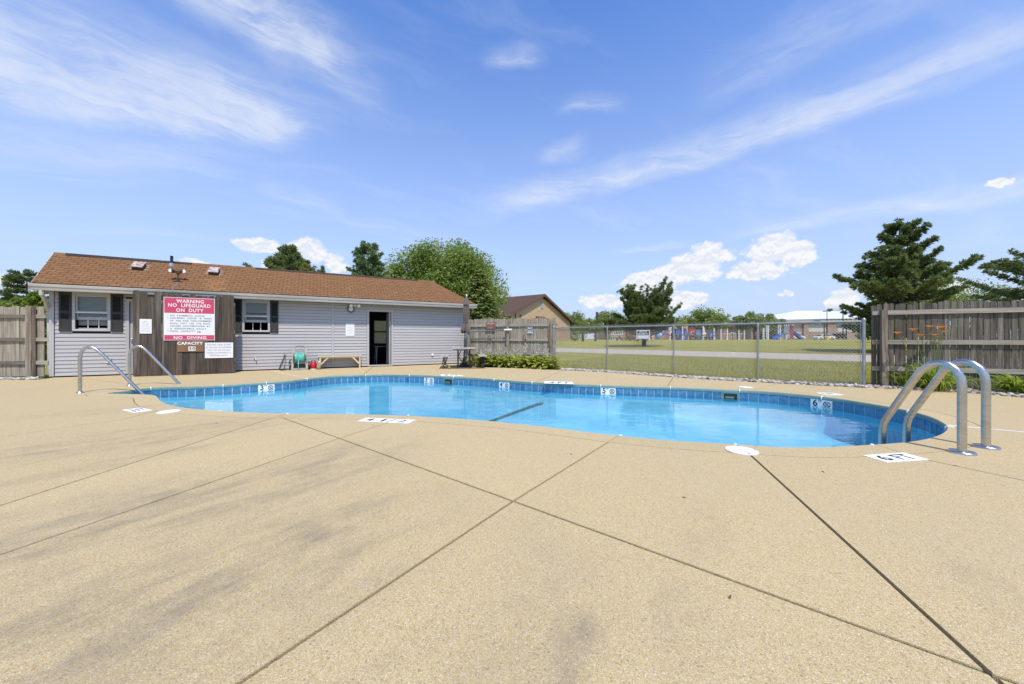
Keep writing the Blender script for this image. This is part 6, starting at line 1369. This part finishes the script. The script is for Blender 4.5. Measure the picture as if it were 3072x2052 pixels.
for px, py in ((2020, 984), (2047, 983), (2053, 981)): MB().disc((PX(px), -1.1, PZ(py)), .22, 'y', 10, .12).build('finial', PY, pg)
tb_ = MB().tube([(PX(1997), .3, PZ(988)), (PX(1990), .1, PZ(994)), (PX(1980), -.2, PZ(1003)), (PX(1973), -.4, PZ(1008))], .55, 14).build('tube_slide', M('violet_play_plastic', (.15, .13, .50), rough=.4), pg, smooth=True); MB().tube([(PX(1976), -.32, PZ(1006)), (PX(1967.5), -.5, PZ(1010))], [.60, .60], 14).build('slide_exit', PLB, tb_); MB().tube([(PX(1978), -.25, PZ(1004.5)), (PX(1975.5), -.33, PZ(1006.3))], .63, 14).build('slide_ring', CREAM, tb_)
o = MB().box(PX(2001), -.9, PZ(998), PX(2010), -.8, PZ(981)).build('entry_frame', PW, pg); MB().box(PX(2003), -.96, PZ(994), PX(2008.5), -.905, PZ(984)).build('entry_panel', PR, o)
for k in range(5): MB().box(PX(1993+k*2.4), -1., PZ(1018-k*3.4), PX(1997+k*2.4), .4, PZ(1018-k*3.4)+.12).build('stair_tread', PR, pg)
MB().tube([(PX(2084), -.9, PZ(983)), (PX(2093), -.9, PZ(981)), (PX(2102), -.9, PZ(983))], .05, 6).build('overhead_bar', BTRIM, pg); MB().box(PX(1951), .6, PZ(1020), PX(1951)+.2, .8, PZ(1001)).box(PX(1961), .6, PZ(1020), PX(1961)+.2, .8, PZ(1001)).box(PX(1951), .6, PZ(1001), PX(1963), .8, PZ(1000)).build('gate_frame', PW, pg)
# free standing posts of the obstacle course
for k, (px, top, lab) in enumerate([(2163, 987, 'white exercise post right of the climber'), (2182, 987, 'white exercise post beside the maroon ladder'), (2216.5, 992, 'white exercise post in front of the brick wall'), (2233, 992, 'white exercise post left of the entrance gable')]):
    q = B(px, 1019, YP-1); o = thing('exercise_post', lab, 'post', (q.x, YP-1, float(TZ(q.x, YP-1))), 0, 'white exercise posts'); hgt = W_(1019-top, YP-1); MB().tube([(0, 0, -.1), (0, 0, hgt)], .11, 8).build('post', PW, o); MB().lathe([(.12, 0), (.10, .08), (.02, .12)], (0, 0, hgt), 8).build('cap', PW, o)
q = B(2172, 1019, YP); o = thing('climbing_ladder', 'maroon climbing ladder between the white exercise posts', 'play equipment', (q.x, YP, .7)); 
for sx in (-.55, .55): MB().tube([(sx-.4, 0, 0), (sx+.3, 0, 2.3)], .06, 6).build('rail', PR, o)
for k in range(5): MB().tube([(-.9+.13*k, 0, .3+.42*k), (.2+.13*k, 0, .3+.42*k)], .045, 6).build('rung', PR, o)
q = B(2198, 1022, 70); o = thing('spinner_pole', 'dark spinner pole with a red top and white steps', 'play equipment', (q.x, 70, .69)); MB().tube([(0, 0, -.1), (0, 0, 2.6)], .09, 8).build('pole', BLACK, o); MB().lathe([(.09, 2.1), (.24, 2.5), (.22, 2.85), (.05, 2.9)], n=12).build('top_cone', PR, o)
for z, sx in ((1.45, -.25), (1.35, .3), (.6, -.2)): MB().box(min(sx, 0), -.12, z, max(sx, 0), .12, z+.1).build('step', PW, o)
# second climber with two blue slides
p0 = B(2360, 1019, YP); p2 = thing('playground_set', 'smaller playground tower with two blue slides before the school', 'playground', (p0.x, YP, .70))
def QX(px): return W_(px-2360, YP)
def QZ(py): return W_(1020-py, YP)
for k, (px, top) in enumerate([(2299, 976), (2306, 976), (2285.5, 985), (2295, 986), (2334.5, 974), (2341, 974), (2352.5, 974), (2359, 974), (2372, 974)]): MB().tube([(QX(px), (k % 2)*1.2-.6, -.1), (QX(px), (k % 2)*1.2-.6, QZ(top))], .12, 8).build('post', PW, p2)
MB().box(QX(2340), -.8, QZ(1003), QX(2372), .9, QZ(1003)+.15).build('deck', GREYP, p2); MB().box(QX(2361), -.95, QZ(1018), QX(2370.5), -.85, QZ(977)).build('climbing_panel', PR, p2); MB().box(QX(2343), -.9, QZ(1000), QX(2358), -.8, QZ(978)).build('guard_panel', M('grey_mesh_panel', (.22, .24, .30), rough=.6), p2)
def slide(P, wd, name='slide'):
    m = MB()
    for a, b in zip(P, P[1:]):
        a, b = Vector(a), Vector(b); s = Vector((0, wd/2, 0)); u = Vector((0, 0, .10)); m.hexa([a-s, b-s, b+s, a+s, a-s+u, b-s+u, b+s+u, a+s+u])
        for q in (-1, 1): e = s*q; t = Vector((0, .06*q, 0)); h_ = Vector((0, 0, .38)); m.hexa([a+e, b+e, b+e+t, a+e+t, a+e+h_, b+e+h_, b+e+t+h_, a+e+t+h_])
    return m.build(name, M('slide_blue', (.02, .13, .55), rough=.35) if 'slide_blue' not in bpy.data.materials else bpy.data.materials['slide_blue'], p2)
slide([(QX(2342), -.4, QZ(1003)), (QX(2333), -.5, QZ(1008)), (QX(2323), -.6, QZ(1014)), (QX(2317), -.6, QZ(1016.5))], .9); slide([(QX(2373), -.5, QZ(996)), (QX(2379), -.6, QZ(1003)), (QX(2386), -.7, QZ(1012)), (QX(2394), -.7, QZ(1018))], 1.0)
MB().tube([(QX(2299), -.6, QZ(988)), (QX(2335), -.6, QZ(988))], .05, 6).build('overhead_bar', GREYP, p2)
# cars
CARG = M('car_glass', (.012, .014, .016), rough=.08); TYRE = M('tyre_rubber', (.015, .015, .015), rough=.8); CHR = M('alloy_rim', (.5, .5, .5), rough=.3, metal=.8)
def car(loc, rot, label, paint, suv=False, k=1.):
    o = thing('parked_car', label, 'car', loc, rot); hgt = 1.72 if suv else 1.45; n = 5
    low = [(-2.25, .30), (-2.28, .55), (-2.2, .82), (-1.35, .93 if not suv else 1.0), (.95, .95 if not suv else 1.0), (1.75, .90 if not suv else .95), (2.2, .72), (2.27, .45), (2.2, .27)]
    top = [(-1.9, .92), (-1.25, hgt-.06), (-.6, hgt), (.35, hgt-.03), (.85, hgt-.18), (1.35, .93)] if not suv else [(-2.15, .98), (-1.9, hgt-.08), (-.8, hgt), (.5, hgt-.03), (.9, hgt-.2), (1.35, .98)]
    MB().prism([(x, -.88, z) for x, z in low], (0, 1.76, 0)).build('body', paint, o)
    m = MB(); m.prism([(x, -.72, z) for x, z in top], (0, 1.44, 0)); cb = m.build('cabin', paint, o)
    side = [(x*.9+.0, z-.10 if z > 1 else z+.05) for x, z in top]
    for y, dy in ((-.725, -.02), (.725, .02)): MB().prism([(x, y, z) for x, z in side], (0, dy, 0)).build('side_window', CARG, cb)
    MB().hexa([(.93, -.62, hgt-.16), (.93, .62, hgt-.16), (1.34, .62, .97), (1.34, -.62, .97), (.96, -.62, hgt-.15), (.96, .62, hgt-.15), (1.38, .62, .99), (1.38, -.62, .99)]).build('windscreen', CARG, cb)
    for x in (-1.4, 1.42):
        for y in (-.80, .80): wv = MB().tube([(x, y-.1, .32), (x, y+.1, .32)], .32, 16).build('wheel', TYRE, o); MB().tube([(x, y-.112, .32), (x, y+.112, .32)], .19, 12).build('rim', CHR, wv)
    for y in (-.62, .62): MB().box(2.18, y-.16, .60, 2.25, y+.16, .74).build('headlight', GLASS if False else CHR, o); MB().box(-2.27, y-.14, .66, -2.2, y+.14, .82).build('tail_light', REDP, o)
    return o
CW = M('white_car_paint', (.72, .72, .71), rough=.2, coat=.6); CB = M('dark_car_paint', (.02, .022, .025), rough=.2, coat=.6)
def road(px, base, Y): x = W_(px-CX, Y); return (x, Y, float(TZ(x, Y)))
car(road(2471, 1019, 94), math.pi, 'white car parked behind the basketball pole', CW); car(road(2386, 1019, 96), 0.2, 'white car parked behind the right blue slide', CW, True); car(road(2508, 1016, 100), math.pi, 'dark car parked right of the yellow barrel', CB, True)
q = B(2481.5, 1018, 88); o = thing('yellow_barrel', 'yellow barrel standing in front of the white car', 'barrel', (q.x, 88, .71)); MB().lathe([(.36, 0), (.38, .06), (.36, .4), (.38, .44), (.36, .48), (.37, .82), (.34, .86)], n=16).build('drum', PY, o); MB().lathe([(.34, .861), (.30, .9), (.05, .92)], n=16).build('lid', PY, o)
# basketball stands
for px, top, bx, by, lab in ((2472.5, 970, 2452, 965, 'black basketball stand before the white roofed hall'), (2539, 976, 2519, 975, 'black basketball stand nearer the tallest pine')):
    Y = 84; q = B(px, 1018, Y); o = thing('basketball_stand', lab, 'basketball hoop', (q.x, Y, .71), 0, 'basketball stands'); hp_ = W_(1018-top, Y); dx = W_(bx-px, Y); zb_ = W_(1018-by, Y)
    MB().tube([(0, 0, -.1), (0, 0, hp_)], .12, 8).build('pole', BLACK, o); MB().tube([(0, 0, hp_-.25), (dx+.3, 0, hp_+.15)], .07, 6).build('arm', BLACK, o)
    MB().box(dx-.05, -.9, zb_-.6, dx+.02, .9, zb_+.5).build('backboard', M('clear_backboard', (.42, .44, .46), rough=.3) if 'clear_backboard' not in bpy.data.materials else bpy.data.materials['clear_backboard'], o)
    MB().tube([(dx-.28+.23*math.cos(2*math.pi*j/14), .23*math.sin(2*math.pi*j/14), zb_-.45) for j in range(14)], .03, 5, closed=True).build('rim', PR, o)
# lamps and poles
q = road(2481, 1018, 100); o = thing('lamp_post', 'twin headed lamp post in front of the school hall', 'lamp post', q); hz_ = W_(1018-933.5, 100)
MB().tube([(0, 0, -.1), (0, 0, hz_)], [.11, .08], 8).build('pole', BTRIM, o); MB().box(-.7, -.05, hz_, .7, .05, hz_+.1).build('cross_arm', BTRIM, o)
for sx in (-1, 1): MB().box(sx*.7-.28, -.2, hz_-.06, sx*.7+.28, .2, hz_+.14).build('lamp_head', BLACK, o)
q = road(2529, 1018, 90); o = thing('lamp_post', 'tall single headed lamp post left of the tallest pine', 'lamp post', q); hz_ = W_(1018-913, 90)
MB().tube([(0, 0, -.1), (0, 0, hz_)], [.13, .09], 8).build('pole', BLACK, o); MB().tube([(0, 0, hz_-.05), (-.35, 0, hz_), (-.62, 0, hz_-.12)], .06, 6).build('arm', BLACK, o); MB().lathe([(.10, .22), (.22, .12), (.26, -.04), (.2, -.08)], (-.68, 0, hz_-.22), 12).build('lamp_head', BLACK, o)
q = road(1790.5, 1018, 88); o = thing('utility_pole', 'plain utility pole with a guy wire left of the lawn pine', 'pole', q); hz_ = W_(1018-934, 88); MB().tube([(0, 0, -.1), (0, 0, hz_)], [.17, .13], 8).build('pole', M('pole_wood', (.20, .18, .16), rough=.9), o); MB().tube([(.1, 0, hz_*.70), (1.4, 0, hz_*.42)], .03, 4).build('guy_wire', GALV, o); MB().box(-.2, -.2, hz_-1.6, .18, .2, hz_).build('pole_sleeve', BLACK, o)
q = road(2653, 1018, 60); o = thing('utility_pole', 'thin pole seen through the branches of the tallest pine', 'pole', q); MB().tube([(0, 0, 0), (0, 0, W_(1018-872, 60))], .07, 6).build('pole', BTRIM, o)
q = road(2031, 1018, 120); o = thing('lamp_post', 'small far lamp post over the tree right of the lawn pine', 'lamp post', q); hz_ = W_(1018-959, 120); MB().tube([(0, 0, 0), (0, 0, hz_)], .10, 6).build('pole', BLACK, o); MB().box(-.7, -.2, hz_-.15, .7, .2, hz_+.1).build('lamp_head', BLACK, o)
# picnic tables and leaning frame by the far lawn edge
def far_table(px, Y, lab):
    q = road(px, 1020, Y); o = thing('far_picnic_table', lab, 'picnic table', q, .3, 'dark picnic tables on the far lawn')
    for k in range(3): MB().box(-1., -.36+k*.25, .72, 1., -.13+k*.25, .77).build('top_plank', BTRIM, o)
    for sy in (-1, 1): MB().box(-1., sy*.75-.14, .43, 1., sy*.75+.14, .48).build('bench_plank', BTRIM, o)
    for sx in (-.7, .7): MB().bar((sx, -.7, .0), (sx, .25, .72), .08, .08, (1, 0, 0)).bar((sx, .7, .0), (sx, -.25, .72), .08, .08, (1, 0, 0)).bar((sx, -.8, .40), (sx, .8, .40), .07, .07).build('trestle', BTRIM, o)
    return o
far_table(1872, 48, 'dark picnic table below the chain link post left of the sign'); far_table(1908, 52, 'dark picnic table directly left of the private property sign'); far_table(1935, 46, 'dark picnic table right behind the private property sign')
q = road(1845, 1020, 66); o = thing('leaning_frame', 'row of white slanted bars of a play ladder near the brick building', 'play equipment', q)
for k in range(7): MB().tube([(-.9+k*.32, 0, 0), (-.4+k*.32, .3, 1.75)], .035, 5).build('bar', PW, o)
MB().tube([(-.6, .2, 1.1), (1.7, .2, 1.1)], .03, 5).build('cross_bar', PW, o)
mul = []
x0, x1 = W_(1945-CX, 77), W_(2560-CX, 77)
m = MB(); m.add([(x0, 77, .698), (x1, 77, .70), (x1*1.16, 91, .735), (x0*1.16, 91, .72)], [(0, 1, 2, 3)]); tag(m.build('play_surface', M('dark_mulch', (.09, .075, .06), (.14, .11, .09), rough=.95, scale=3), None), 'dark mulch and asphalt around the playground', None, None, 'structure')
